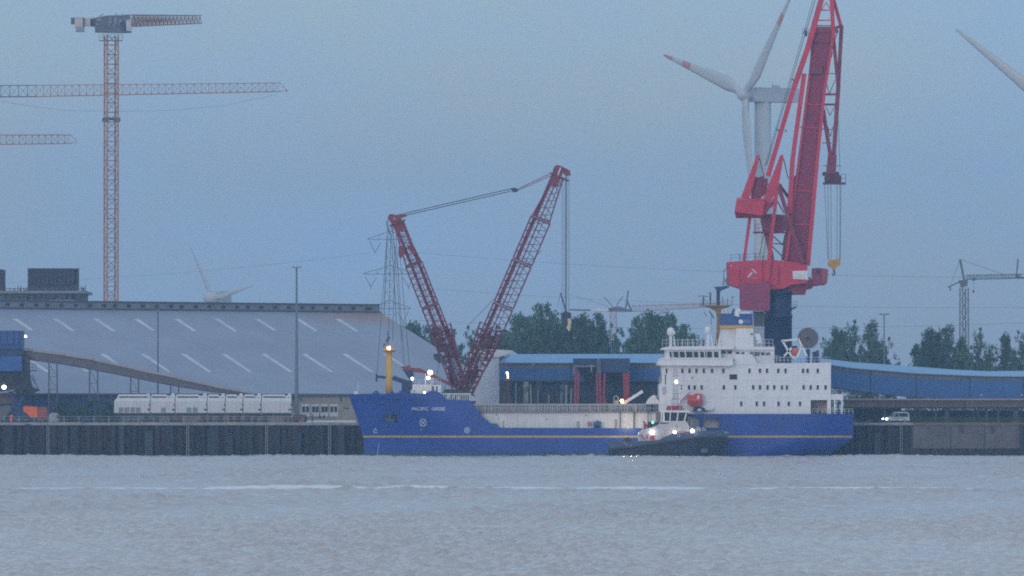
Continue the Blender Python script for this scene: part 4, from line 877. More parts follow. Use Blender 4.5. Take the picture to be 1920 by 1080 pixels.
for a, b_ in (((1437, 345), (1425, 488)), ((1441, 405), (1421, 488)), ((1444, 405), (1430, 488))): mb.pbar(a, b_, Yp + 2, Yp + 2, .05)
mb.build('hoist_rope', ROPE, pc)
mb = MB(); mb.pbox(1508, 1514, 57, 68, Yp - 3, Yp - 2.8); rail(mb, P(1505, 68, Yp - 3), P(1516, 68, Yp - 3), 1.6, .5, .05)
for a, b_ in (((1484, 148), (1490, 152)), ((1455, 242), (1462, 246)), ((1472, 247), (1475, 244))): mb.pbar(a, b_, Yp - 3, Yp - 3, .15)
mb.build('ladder_platform', DSTEEL, pc)
YH = mat('hook_yellow', (.50, .27, .05), .5, .25, 1.2, streak=.3)
mb = MB(); mb.poly([(1552, 492), (1557, 486), (1560, 488), (1567, 486), (1573, 485), (1576.5, 491), (1575, 498), (1568, 501), (1565.5, 506), (1561.5, 506), (1559, 501), (1554, 499)], Yp - .7, Yp + .7); hk = mb.build('hook_block', YH, pc)
mb = MB(); mb.pbar((1563.5, 505), (1564, 511), Yp, Yp, .2); mb.path([P(a, b_, Yp) for a, b_ in ((1564, 510), (1566.5, 513), (1564, 516.5), (1560.5, 514.5), (1560.5, 512))], .14, 5); mb.build('hook', DSTEEL, hk)
# toothed cable reel on the crane's portal
mb = MB(); c = P(1515, 634, Yp - 8); R_ = 21 * S(Yp - 8); mb.lathe(c, [(R_ * .86, -.3), (R_ * .9, 0), (R_ * .86, .3)], 36, axis='y')
for k in range(44):
    t_ = 2 * math.pi * k / 44; a = c + Vector((math.cos(t_) * R_ * .8, -.36, math.sin(t_) * R_ * .8)); b_ = c + Vector((math.cos(t_) * R_ * 1.02, -.36, math.sin(t_) * R_ * 1.02)); mb.bar(a, b_, .045, 4)
rl_ = mb.build('cable_reel', mat('reel_brown_grey', (.15, .12, .125), .7, .3, 1.5), pc)
mb = MB(); mb.lathe(c + Vector((0, -.4, 0)), [(.3, -.2), (.3, .2)], 14, axis='y'); mb.build('reel_axle', NAVY, rl_)
mb = MB(); mb.pbar((1515, 655), (1515, 690), Yp - 7.4, Yp - 7.4, .4); mb.pbar((1525, 660), (1538, 690), Yp - 7.4, Yp - 7.4, .35); mb.poly([(1524, 668), (1530, 658), (1535, 656), (1538, 690), (1524, 690)], Yp - 8, Yp - 6); mb.build('reel_bracket', NAVY, rl_)
mb = MB(); mb.poly([(1412, 584), (1433, 584), (1433, 612), (1414, 612)], Yp - 3.6, Yp - 3.2); mb.build('open_lattice_panel', DSTEEL, pc)
# ============================================================= big storage shed (its ridge recedes to the right)
th_ = math.radians(35); al = math.radians(20)
rdir = Vector((math.cos(th_), math.sin(th_), 0)); ndir = Vector((math.sin(th_), -math.cos(th_), 0))
Rr = P(706, 581, 190)                       # right end of the ridge
shed = thing('storage_shed', 'huge grey storage shed with a long sloping roof and slanted pale skylight strips', 'storage shed', (Rr.x, Rr.y, QZ))
ROOF = mat('grey_roof_sheet', (.245, .28, .36), .6, .10, .08, streak=0, corr=None)
nt2 = ROOF.node_tree
# rusty runoff stain near the right-hand ridge end (its own shape, stays put)
N = nt2.nodes; K = nt2.links.new; b = N['Principled BSDF']; src = b.inputs['Base Color'].links[0].from_socket
tcn = N.new('ShaderNodeTexCoord'); mpn = N.new('ShaderNodeMapping'); mpn.vector_type = 'TEXTURE'
mpn.inputs['Rotation'].default_value = (0, 0, th_); K(tcn.outputs['Object'], mpn.inputs['Vector'])
sx = N.new('ShaderNodeSeparateXYZ'); K(mpn.outputs[0], sx.inputs[0])
def mrange(s_, a, b_, c, d):
    r_ = N.new('ShaderNodeMapRange'); r_.interpolation_type = 'SMOOTHSTEP'; K(s_, r_.inputs[0]); r_.inputs[1].default_value = a; r_.inputs[2].default_value = b_; r_.inputs[3].default_value = c; r_.inputs[4].default_value = d; return r_.outputs[0]
def mth(op, a, b_):
    m_ = N.new('ShaderNodeMath'); m_.operation = op; K(a, m_.inputs[0])
    if isinstance(b_, float): m_.inputs[1].default_value = b_
    else: K(b_, m_.inputs[1])
    return m_.outputs[0]
n9 = N.new('ShaderNodeTexNoise'); n9.inputs['Scale'].default_value = .35; n9.inputs['Detail'].default_value = 6; K(tcn.outputs['Object'], n9.inputs['Vector'])
f1 = mrange(sx.outputs[0], -32, -6, 0, 1); f2 = mrange(sx.outputs[1], -13.5, -4, 0, 1); f = mth('MULTIPLY', f1, f2)
f = mth('MULTIPLY', f, mrange(n9.outputs['Fac'], .25, .6,   .3, .75))
x_ = N.new('ShaderNodeMix'); x_.data_type = 'RGBA'; K(f, x_.inputs['Factor']); K(src, x_.inputs['A']); x_.inputs['B'].default_value = (.30, .165, .115, 1)
wv = N.new('ShaderNodeTexWave'); wv.bands_direction = 'X'; wv.inputs['Scale'].default_value = .9; K(mpn.outputs[0], wv.inputs['Vector'])
mm_ = N.new('ShaderNodeMix'); mm_.data_type = 'RGBA'; mm_.blend_type = 'MULTIPLY'; mm_.inputs['Factor'].default_value = 1; K(x_.outputs['Result'], mm_.inputs['A'])
K(mrange(wv.outputs['Fac'], 0, 1, .985, 1.015), mm_.inputs['B']); K(mm_.outputs['Result'], b.inputs['Base Color'])
drop = Z(581, 190) - 13.2; run = drop / math.tan(al); LEN = 190
def roof_pt(u, v, off=0):   # u along the ridge from the right end leftwards, v down the slope 0..1
    p = Rr - rdir * u + ndir * (run * v); p.z = Rr.z - drop * v; return p + Vector((ndir.x * math.sin(al), ndir.y * math.sin(al), math.cos(al))) * off
mb = MB(); nb = 20
for k in range(nb):    # roof bays, each a sheet with a small lap
    a, b_ = LEN * k / nb, LEN * (k + 1) / nb
    q = [roof_pt(a, 0, .0), roof_pt(b_ , 0, .0), roof_pt(b_, 1), roof_pt(a, 1)]
    mb.add(q + [v - Vector((0, 0, .4)) for v in q], [(0, 1, 2, 3), (7, 6, 5, 4), (3, 2, 6, 7)])
far = [roof_pt(0, 0), roof_pt(LEN, 0)]; fb = [far[0] - ndir * run, far[1] - ndir * run]
for v in fb: v.z = Rr.z - drop
mb.add([far[0], far[1], fb[1], fb[0]], [(0, 1, 2, 3)])
e0, e1 = roof_pt(0, 1), roof_pt(LEN, 1); g = lambda v: Vector((v.x, v.y, QZ))
mb.build('roof', ROOF, shed)
mb = MB(); i0 = e0 - ndir * 1.5; i1 = e1 - ndir * 1.5
mb.add([i0, i1, g(i1), g(i0)], [(0, 1, 2, 3)]); mb.add([i0, roof_pt(0, 0, -.3), fb[0], g(fb[0]), g(i0)], [(0, 1, 2, 3, 4)]); mb.build('wall', mat('beige_shed_wall', (.30, .27, .25), .8, .15, .3, streak=.3), shed)
mb = MB(); mb.bar(e0 + Vector((0, 0, -.25)), e1 + Vector((0, 0, -.25)), .28); mb.build('gutter', DSTEEL, shed)
# ridge monitor with small vents
mb = MB(); r0 = Rr - rdir * .2 ; r1 = Rr - rdir * LEN
for s_, zz in ((1, 0),):
    a0, a1 = r0 + ndir * 1.6, r1 + ndir * 1.6; b0, b1 = r0 - ndir * 1.6, r1 - ndir * 1.6; H = 1.15
    vs = [a0 + Vector((0, 0, -.6)), a1 + Vector((0, 0, -.6)), a1 + Vector((0, 0, H)), a0 + Vector((0, 0, H)), b0 + Vector((0, 0, -.6)), b1 + Vector((0, 0, -.6)), b1 + Vector((0, 0, H)), b0 + Vector((0, 0, H))]
    mb.add(vs, [(0, 1, 2, 3), (4, 5, 6, 7), (3, 2, 6, 7), (0, 3, 7, 4), (1, 2, 6, 5)])
mon = mb.build('ridge_monitor', mat('monitor_grey', (.21, .22, .26), .6, .2, .5), shed)
mb = MB(); mb.bar(r0 + ndir * 1.9 + Vector((0, 0, H + .05)), r1 + ndir * 1.9 + Vector((0, 0, H + .05)), .12); mb.bar(r0 + ndir * 1.9 + Vector((0, 0, -.55)), r1 + ndir * 1.9 + Vector((0, 0, -.55)), .20); mb.build('monitor_trim', DSTEEL, mon)
vm = MB(); c = Rr - rdir * 3 + ndir * 1.63
d_ = rdir * .45
vm.add([c - d_, c + d_, c + d_ + Vector((0, 0, .6)), c - d_ + Vector((0, 0, .6)), c - d_ + ndir * .12, c + d_ + ndir * .12, c + d_ + ndir * .2 + Vector((0, 0, .6)), c - d_ + ndir * .2 + Vector((0, 0, .6))], [(4, 5, 6, 7), (0, 1, 5, 4), (3, 2, 6, 7), (0, 3, 7, 4), (1, 2, 6, 5)])
vs_ = vm.build('vent', DARK, mon, loc=c)
u = 3.9
while u < 150:
    o_ = bpy.data.objects.new('vent', vs_.data); COL.objects.link(o_); o_.parent = mon; o_.location = vs_.location - rdir * (u - 3) * 1.0; u += 3.77 if int(u) % 2 else 2.9
# slanted skylight strips: upper row and lower row
SKY_L = mat('pale_skylight_sheet', (.44, .47, .54), .4, .25, .35)
def strip(px, py, px2, py2):
    """solve u, v on the roof plane for a photo position of each end"""
    res = []
    for a, b_ in ((px, py), (px2, py2)):
        o_ = Vector((0, CY, CH)); d = P(a, b_, 100) - o_; nn = Vector((ndir.x * math.sin(al), ndir.y * math.sin(al), math.cos(al)))
        t_ = (Rr - o_).dot(nn) / d.dot(nn); p = o_ + d * t_; v = (p - Rr).dot(ndir) / run; uu = -(p - Rr).dot(rdir); res.append((uu, v))
    return res
mbx = None
for i in range(9):
    x0 = 28 + 75.6 * i
    (u0, v0), (u1, v1) = strip(x0, 598, x0 + 34, 620 + (i % 3) * 1.0)
    uu = (u0 + u1) / 2; mb = MB(); w_ = .66
    mb.add([roof_pt(u0 - w_, v0, .05), roof_pt(u0 + w_, v0, .05), roof_pt(u0 + w_ * .8, v1, .05), roof_pt(u0 - w_ * .8, v1, .05), roof_pt(u0 - w_, v0, -.05), roof_pt(u0 + w_, v0, -.05), roof_pt(u0 + w_ * .8, v1, -.05), roof_pt(u0 - w_ * .8, v1, -.05)], [(0, 1, 2, 3), (0, 4, 5, 1), (1, 5, 6, 2), (2, 6, 7, 3), (3, 7, 4, 0)])
    mb.build('skylight', SKY_L, shed)
for i in range(10):
    x0 = 41 + 75.6 * i
    if x0 > 760: continue
    (u0, v0), (u1, v1) = strip(x0, 664, x0 + 54, 698)
    mb = MB(); w_ = .66
    mb.add([roof_pt(u0 - w_, v0, .05), roof_pt(u0 + w_, v0, .05), roof_pt(u0 + w_ * .7, v1, .05), roof_pt(u0 - w_ * .7, v1, .05), roof_pt(u0 - w_, v0, -.05), roof_pt(u0 + w_, v0, -.05), roof_pt(u0 + w_ * .7, v1, -.05), roof_pt(u0 - w_ * .7, v1, -.05)], [(0, 1, 2, 3), (0, 4, 5, 1), (1, 5, 6, 2), (2, 6, 7, 3), (3, 7, 4, 0)])
    mb.build('skylight', SKY_L, shed)

# ============================================================= annex office in front of the shed
Ya = 60.0
ann = thing('office_annex', 'low beige annex with four pairs of dark windows left of the ship bow', 'building', (X(612, Ya), Ya, QZ))
mb = MB(); p, q = P(560, 743, Ya), P(690, 743, Ya); mb.bx(p.x, q.x, Ya, Ya + 9, QZ, p.z); aw = mb.build('wall', mat('beige_annex_wall', (.34, .31, .27), .8, .2, .4, streak=.3), ann)
mb = MB(); mb.pbox(555, 694, 740.4, 743, Ya - .6, Ya + 9.4); mb.build('roof_edge', DSTEEL, ann)
for a in (562, 637):
    mb = MB(); mb.pbox(a, a + 2, 743, 752, Ya - .5, Ya - .1); mb.build('eave_bracket', DSTEEL, ann)
FRW = mat('window_white_frame', (.58, .60, .62), .5, .1, 1)
for a, b_ in ((565, 581), (583.5, 598.5), (601, 615.5), (618, 634)):
    mb = MB(); mb.pbox(a, b_, 758, 781, Ya - .12, Ya); fr_ = mb.build('window_frame', FRW, ann)
    for k in (0, 1):
        c = a + 1.5 + k * (b_ - a - 1.5) / 2; mb = MB(); mb.pbox(c, c + 5.6, 762, 773, Ya - .16, Ya - .1); mb.build('pane', GLASS, fr_)
mb = MB(); mb.pbox(644, 654, 764.5, 766, Ya - .1, Ya); mb.build('wall_slot', DARK, ann)
mb = MB(); a, b_ = X(574, 44), X(668, 44); mb.bx(a, b_, 40, 50, QZ, QZ + .5); mb.add([(a, 38, QZ), (b_, 38, QZ), (b_, 40, QZ + .5), (a, 40, QZ + .5)], [(0, 1, 2, 3)])
tag(mb.build('loading_apron', mat('pale_apron', (.50, .47, .46), .8, .15, .6), None, loc=(a, 40, QZ)), 'pale concrete loading ramp in front of the annex windows, left of the bow', 'ramp')

# ============================================================= pale gabled building and blue conveyor gallery
Yw_ = 72.0
ph = thing('pale_shed', 'narrow pale grey shed between the red V crane and the blue gallery', 'building', (X(912, Yw_), Yw_, QZ))
mb = MB(); p, q = P(880, 668, Yw_), P(936, 668, Yw_); mb.bx(p.x, q.x, Yw_, Yw_ + 16, QZ, p.z); mb.build('wall', mat('pale_grey_cladding', (.60, .66, .76), .6, .06, .3, corr=('X', 1.4, .3)), ph)
mb = MB(); A_ = [P(876, 668, Yw_ - .3), P(938, 668, Yw_ - .3), P(975, 667, Yw_ + 9), P(960, 657, Yw_ + 8), P(925, 655, Yw_ + 8), P(890, 656, Yw_ + 8)]
mb.add(A_ + [v - Vector((0, 0, .3)) for v in A_[:2]], [(0, 1, 4, 5), (1, 2, 3, 4), (0, 1, 7, 6)]); mb.build('roof', mat('cream_roof_sheet', (.50, .46, .45), .6, .1, .4), ph)

Yg = 66.0
gal = thing('conveyor_gallery', 'long blue sheet-clad conveyor gallery with pale blue roof running behind the ship', 'conveyor gallery', (X(1100, Yg), Yg, QZ))
TB = [(935, 680, 690, 713.5), (1240, 680, 690, 713.5), (1540, 682, 690, 722), (1600, 690, 699, 732), (1720, 700, 710, 746), (1850, 705, 714, 749), (1960, 706, 714, 749.5), (2200, 706, 714, 749.5)]
RT = [(935, 664), (1240, 663.5), (1540, 672), (1600, 679), (1700, 686), (1790, 693), (1850, 696), (1960, 695), (2200, 695)]
def tb(px, k): return lerp_tab([(r[0], r[k]) for r in TB], px)
seams = [935, 1002, 1070, 1138, 1206, 1274, 1342, 1410, 1478, 1546, 1632, 1718, 1818, 1918, 2018, 2118]
for a, b_ in zip(seams, seams[1:]):
    mb = MB(); n_ = 3
    for i in range(n_):
        p0, p1 = a + (b_ - a) * i / n_, a + (b_ - a) * (i + 1) / n_
        q0 = p0 + (.9 if i == 0 else 0)
        mb.poly([(q0, tb(q0, 2)), (p1, tb(p1, 2)), (p1, tb(p1, 3)), (q0, tb(q0, 3))], Yg, Yg + .3)
    mb.build('wall_panel', BLUE, gal)
    mb = MB(); mb.poly([(a, tb(a, 1)), (b_, tb(b_, 1)), (b_, tb(b_, 2)), (a, tb(a, 2))], Yg + .12, Yg + .5); mb.build('grey_band', mat('stained_grey_band', (.16, .16, .185), .7, .3, .7, streak=.4), gal)
    mb = MB(); cuts = sorted({a, b_, *[r[0] for r in RT if a < r[0] < b_]}); v = []
    for c in cuts:
        e = P(c, tb(c, 1) - .3, Yg - .45); r_ = P(c, lerp_tab(RT, c), Yg + 6); bk_ = Vector((r_.x, Yg + 12.4, e.z)); v += [e, r_, bk_, e - Vector((0, 0, .16))]
    if a == 935: v[1] = P(958, 664, Yg + 6); v[2] = Vector((v[1].x, Yg + 12.4, v[0].z))
    for i in range(len(cuts) - 1):
        o_ = 4 * i; mb.add(v[o_:o_ + 8], [(0, 4, 5, 1), (1, 5, 6, 2), (0, 4, 7, 3)])
    mb.build('roof_panel', LBLUE, gal)
mb = MB(); prev = None
for r in TB:     # floor of the gallery and its far wall
    e = P(r[0], r[3], Yg + .3)
    if prev is not None:
        mb.add([prev, e, Vector((e.x, Yg + 12, e.z)), Vector((prev.x, Yg + 12, prev.z))], [(0, 1, 2, 3)]); mb.add([Vector((prev.x, Yg + 12, prev.z)), Vector((e.x, Yg + 12, e.z)), Vector((e.x, Yg + 12, e.z + 4)), Vector((prev.x, Yg + 12, prev.z + 4))], [(0, 1, 2, 3)])
    prev = e
mb.build('gallery_floor', NAVY, gal)
mb = MB()
for a in seams[1:-1]: mb.poly([(a - .7, tb(a, 1)), (a + .9, tb(a, 1)), (a + .9, tb(a, 3)), (a - .7, tb(a, 3))], Yg - .1, Yg + .1)
mb.build('seam_post', NAVY, gal)
mb = MB(); mb.poly([(935, 680), (952, 664.5), (958, 664), (943, 680)], Yg - .3, Yg + .2); mb.build('end_gable', LBLUE, gal)
for px, py in ((1000, 682.5), (1840, 740), (1916, 740)):
    mb = MB(); mb.pbox(px - 2, px + 2, py, py + 1.5, Yg - .15, Yg - .02); mb.build('lamp_housing', WHITE, gal)
# dark wall of things below the gallery: supports and a low dark shed behind
for i, px in enumerate((942, 1010, 1058, 1250, 1480, 1600, 1640, 1719, 1830)):
    bot = 792; mb = MB(); t_ = tb(px, 3)
    mb.pbar((px - 2, t_), (px - 5, bot), Yg + .5, Yg + .5, .2); mb.pbar((px + 3, t_), (px + 6, bot), Yg + .5, Yg + .5, .2); mb.pbar((px - 4, t_ + 12), (px + 5, t_ + 12), Yg + .5, Yg + .5, .1)
    mb.build('trestle', DSTEEL, gal)
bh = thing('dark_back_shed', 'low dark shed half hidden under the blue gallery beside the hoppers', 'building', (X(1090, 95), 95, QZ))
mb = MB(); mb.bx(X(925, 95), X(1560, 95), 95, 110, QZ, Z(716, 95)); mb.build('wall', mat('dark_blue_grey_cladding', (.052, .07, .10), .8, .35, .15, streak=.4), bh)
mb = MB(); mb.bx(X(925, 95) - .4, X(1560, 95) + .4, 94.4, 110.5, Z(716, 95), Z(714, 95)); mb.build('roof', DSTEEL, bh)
# conveyor machinery in the gloom
def tripod(px, w, t_, b_, Y, m_, lab):
    r_ = thing('stacked_conveyor', lab, 'conveyor', (X(px, Y), Y, QZ)); mb = MB()
    mb.pbar((px - w, b_), (px - w * .2, t_ + 6), Y, Y, .28); mb.pbar((px + w, b_), (px + w * .2, t_ + 6), Y, Y, .28); mb.pbar((px, b_), (px, t_), Y + 2, Y + 2, .22); mb.pbar((px - w * .6, (t_ + b_) / 2), (px + w * .6, (t_ + b_) / 2), Y, Y, .15); mb.build('leg', m_, r_)
    mb = MB(); mb.poly([(px - w * .9, t_), (px + w * .9, t_), (px + w * .5, t_ + 9), (px - w * .5, t_ + 9)], Y - .8, Y + 2); mb.build('hopper', m_, r_)
BR = mat('brownish_steel', (.16, .10, .10), .7, .3, 1)
tripod(950, 11, 716, 792, 60, BR, 'brown splayed steel tripod under the left end of the blue gallery, below its lamp')
tripod(986, 7, 722, 792, 62, STEEL, 'pale grey support with small hopper standing second from the left under the gallery')
tripod(1058, 9, 722, 792, 62, mat('teal_steel', (.06, .14, .17), .6, .3, 1), 'teal blue splayed support standing left of the red hopper legs')
cm = thing('belt_machinery', 'dark jumble of belt machinery and pale posts under the blue gallery', 'machinery', (X(1015, 62), 62, QZ)); random.seed(31)
mb = MB(); mb.pbox(1005, 1050, 735, 793, 63, 65)
for i in range(16):
    a = random.uniform(968, 1070); t_ = random.uniform(724, 765); mb.poly([(a, t_), (a + random.uniform(4, 12), t_ + random.uniform(-5, 5)), (a + random.uniform(6, 12), 793), (a - 2, 793)], 61 + random.random() * 3, 65)
mb.build('drive_housing', DARK, cm)
mb = MB()
for a, t_ in ((967, 718), (995, 720), (1009, 730), (1029, 740), (1052, 735), (1062, 722), (1071, 728)): mb.pbar((a, t_), (a + random.uniform(-2, 2), 792), 60, 60, random.uniform(.1, .2))
mb.build('pale_post', STEEL, cm)
mb = MB(); mb.poly([(981, 716), (990, 716), (992, 725), (984, 726)], 59, 60); mb.poly([(984, 740), (990, 735), (990, 752), (986, 756)], 59, 60); mb.build('chute_plate', STEEL, cm)

# ============================================================= twin loading hoppers
Yh = 56.0
hp = thing('loading_hopper', 'pair of dark blue hoppers on red legs in front of the blue gallery', 'hopper', (X(1128, Yh), Yh, QZ))
mb = MB(); mb.pbox(1075, 1121, 672, 684, Yh, Yh + 8); mb.build('hopper_box', NAVY, hp)
mb = MB(); mb.pbox(1124, 1181, 672, 698, Yh - .5, Yh + 8); mb.build('hopper_box', mat('deep_blue_sheet', (.02, .055, .15), .55, .2, .5, streak=.3), hp)
mb = MB(); mb.pbox(1119, 1127, 675, 792, Yh - 1, Yh - .4); mb.build('centre_column', mat('slate_column', (.10, .12, .16), .6, .3, .6), hp)
mb = MB(); mb.pbar((1075, 686.5), (1118, 686.5), Yh - .3, Yh - .3, .12); mb.pbar((1076, 684), (1076, 700), Yh - .3, Yh - .3, .12); mb.pbar((1109, 684), (1109, 698), Yh - .3, Yh - .3, .14); mb.build('frame_rail', STEEL, hp)
for (a, b_, c_, d_, y_) in ((1078, 1120, 690, 732, 0), (1126, 1172, 698, 735, -.3)):
    mb = MB(); q = [P(a + 6, c_, Yh + 1), P(b_, c_, Yh + 1)]; w_ = 5.5
    bt = (P((a + b_) / 2 + 8, d_, Yh + 3), P((a + b_) / 2 + 12, d_, Yh + 3))
    mb.add([q[0], q[1], q[1] + Vector((0, 6, 0)), q[0] + Vector((0, 6, 0)), bt[0], bt[1], bt[1] + Vector((0, 1.5, 0)), bt[0] + Vector((0, 1.5, 0))], [(0, 1, 2, 3), (0, 1, 5, 4), (1, 2, 6, 5), (2, 3, 7, 6), (3, 0, 4, 7), (4, 5, 6, 7)]); mb.build('hopper_cone', mat('cone_dark', (.018, .03, .055), .6, .3, .8), hp)
RL = mat('leg_red_paint', (.36, .03, .05), .55, .2, .8, streak=.3)
for (a, b_) in (((1079, 692), (1078, 792)), ((1084, 697), (1083, 792)), ((1119, 700), (1121, 792)), ((1125, 700), (1126, 792)), ((1134, 700), (1130, 792)), ((1170, 698), (1171, 792)), ((1178, 698), (1178, 792)), ((1174, 700), (1175, 792))):
    mb = MB(); mb.pbar(a, b_, Yh - 1.2, Yh - 1.2, .20); mb.build('leg', RL, hp)
mb = MB(); mb.pbar((1131, 735), (1137, 758), Yh - 1, Yh - 1, .18); mb.pbar((1119, 744), (1132, 744), Yh - 1.1, Yh - 1.1, .15); mb.pbar((1169, 744), (1179, 744), Yh - 1.1, Yh - 1.1, .15); mb.build('leg_brace', RL, hp)
# lamp on the gallery front
gl = thing('work_floodlight', 'bright white floodlight cluster on a short post at the left of the blue gallery', 'floodlight', P(951, 713, 58))
mb = MB(); mb.pbar((951.5, 713), (951.5, 792), 58.5, 58.5, .16); mb.pbox(947, 955, 709, 715, 58.2, 59); mb.build('post', BR, gl)
mb = MB(); mb.pbar((949.2, 700), (951.5, 697.5), 58, 58, .13); mb.pbar((952, 698), (952.3, 709), 58, 58, .14); mb.build('lamp', LAMPS, gl)

# ============================================================= right side: brown elevated gallery, van
Yb = 54.0
bg_ = thing('brown_gallery', 'long low brown concrete gallery on posts at the right, below the blue gallery', 'gallery', (X(1750, Yb), Yb, QZ))
for a, b_ in ((1585, 1640), (1640, 1700), (1700, 1760), (1760, 1820), (1820, 1880), (1880, 1950), (1950, 2100)):
    mb = MB(); mb.pbox(a, b_ - .4, 750.5, 763.5, Yb, Yb + 5); mb.build('facing_panel', BRN, bg_)
mb = MB(); mb.pbox(1583, 2100, 747.4, 750.5, Yb - .5, Yb + 5.4); mb.build('top_slab', mat('pinkish_worn_slab', (.34, .27, .25), .8, .2, .4), bg_)
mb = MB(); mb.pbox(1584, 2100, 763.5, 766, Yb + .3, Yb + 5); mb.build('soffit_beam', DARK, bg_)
for px, w in ((1600, 3), (1659, 3), (1755, 4), (1775, 8), (1850, 3), (1872, 3), (1905, 10), (1990, 6)):
    mb = MB(); mb.pbox(px - w / 2, px + w / 2, 766, 793.5, Yb + .8, Yb + 1.8); mb.build('post', mat('dim_concrete_post', (.075, .08, .09), .8, .3, .8), bg_)
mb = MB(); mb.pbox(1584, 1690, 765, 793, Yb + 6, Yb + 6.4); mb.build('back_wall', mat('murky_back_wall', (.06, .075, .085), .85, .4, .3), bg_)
mb = MB(); mb.pbar((1591, 743.6), (1606, 740.5), Yb, Yb, .12); mb.pbar((1600, 747), (1600, 742), Yb, Yb, .08); mb.build('pipe_end', STEEL, bg_)
dk = thing('low_boundary_wall', 'dark low wall behind the grass bank under the brown gallery', 'wall', (X(1800, 84), 84, QZ))
mb = MB(); mb.bx(X(1500, 84), X(2150, 84), 84, 84.5, QZ, QZ + 2.6); mb.build('wall', mat('dark_wall', (.04, .06, .09), .8, .3, .3), dk)

Yv = 28.0
van = thing('silver_van', 'silver minivan with both headlights on, driving left along the quay edge', 'van', (X(1680, Yv), Yv, QZ))
VL = X(1705, Yv) - X(1656, Yv); vx = X(1656, Yv)
def V(u, z): return (vx + VL * u, QZ + z)
SIL = mat('silver_car_paint', (.42, .46, .50), .3, .05, 1, metal=.4)
H_ = (794 - 773.5) * S(Yv)
side_ = [V(0, .42), V(0, .85), V(.03, 1.05), V(.22, 1.32), V(.40, H_ * .95), V(.52, H_), V(.93, H_), V(.985, H_ * .8), V(1, 1.0), V(1, .42)]
mb = MB(); n = len(side_)
vs = [(x, Yv - 1.0 + (.14 if z > QZ + 1.2 else 0), z) for x, z in side_] + [(x, Yv + 1.0 - (.14 if z > QZ + 1.2 else 0), z) for x, z in side_]
mb.add(vs, [tuple(range(n)), tuple(range(2 * n - 1, n - 1, -1))] + [(i, i + n, (i + 1) % n + n, (i + 1) % n) for i in range(n)]); vb = mb.build('body', SIL, van)
for nm, pts in (('windscreen', [V(.245, 1.36), V(.405, H_ * .90), V(.43, H_ * .90), V(.36, 1.3)]), ('side_window', [V(.40, 1.28), V(.47, H_ * .88), V(.57, H_ * .88), V(.57, 1.28)]), ('side_window', [V(.60, 1.28), V(.60, H_ * .88), V(.90, H_ * .88), V(.95, 1.35), V(.90, 1.28)])):
    mb = MB(); mb.prism(pts, Yv - 1.03, Yv - .8); mb.build(nm, GLASS, van)
mb = MB(); mb.add([(V(.225, 0)[0] - .02, Yv - .85, QZ + 1.37), (V(.225, 0)[0] - .02, Yv + .85, QZ + 1.37), (V(.40, 0)[0] - .04, Yv + .78, QZ + H_ * .93), (V(.40, 0)[0] - .04, Yv - .78, QZ + H_ * .93)], [(0, 1, 2, 3)]); mb.build('windscreen', GLASS, van)
for u in (.19, .81):
    for sy in (-1.0, .8):
        mb = MB(); mb.lathe((V(u, 0)[0], Yv + sy, QZ + .36), [(.36, -.02), (.36, .22)], 16, axis='y'); w_ = mb.build('wheel', DARK, van)
        mb = MB(); mb.lathe((V(u, 0)[0], Yv + sy + (-.03 if sy < 0 else .25), QZ + .36), [(.2, -.02), (.2, .02)], 12, axis='y'); mb.build('rim', STEEL, w_)
mb = MB(); mb.prism([V(.36, .95), V(.80, .95), V(.80, 1.06), V(.36, 1.06)], Yv - 1.02, Yv - .98); mb.build('green_stripe', mat('green_stripe', (.03, .22, .17), .5), van)
for c in (Vector((V(.015, 0)[0] - .05, Yv + .55, QZ + .82)), Vector((V(.12, 0)[0], Yv - 1.0, QZ + .80))):
    mb = MB(); mb.ball(c, .24, 10, sx=1.1, sz=.8); mb.build('headlight', LAMPW, van, smooth=True)
mb = MB(); mb.prism([V(-.01, .42), V(-.01, .62), V(.08, .62), V(.08, .42)], Yv - 1.03, Yv + 1.03); mb.build('bumper', DARK, van)
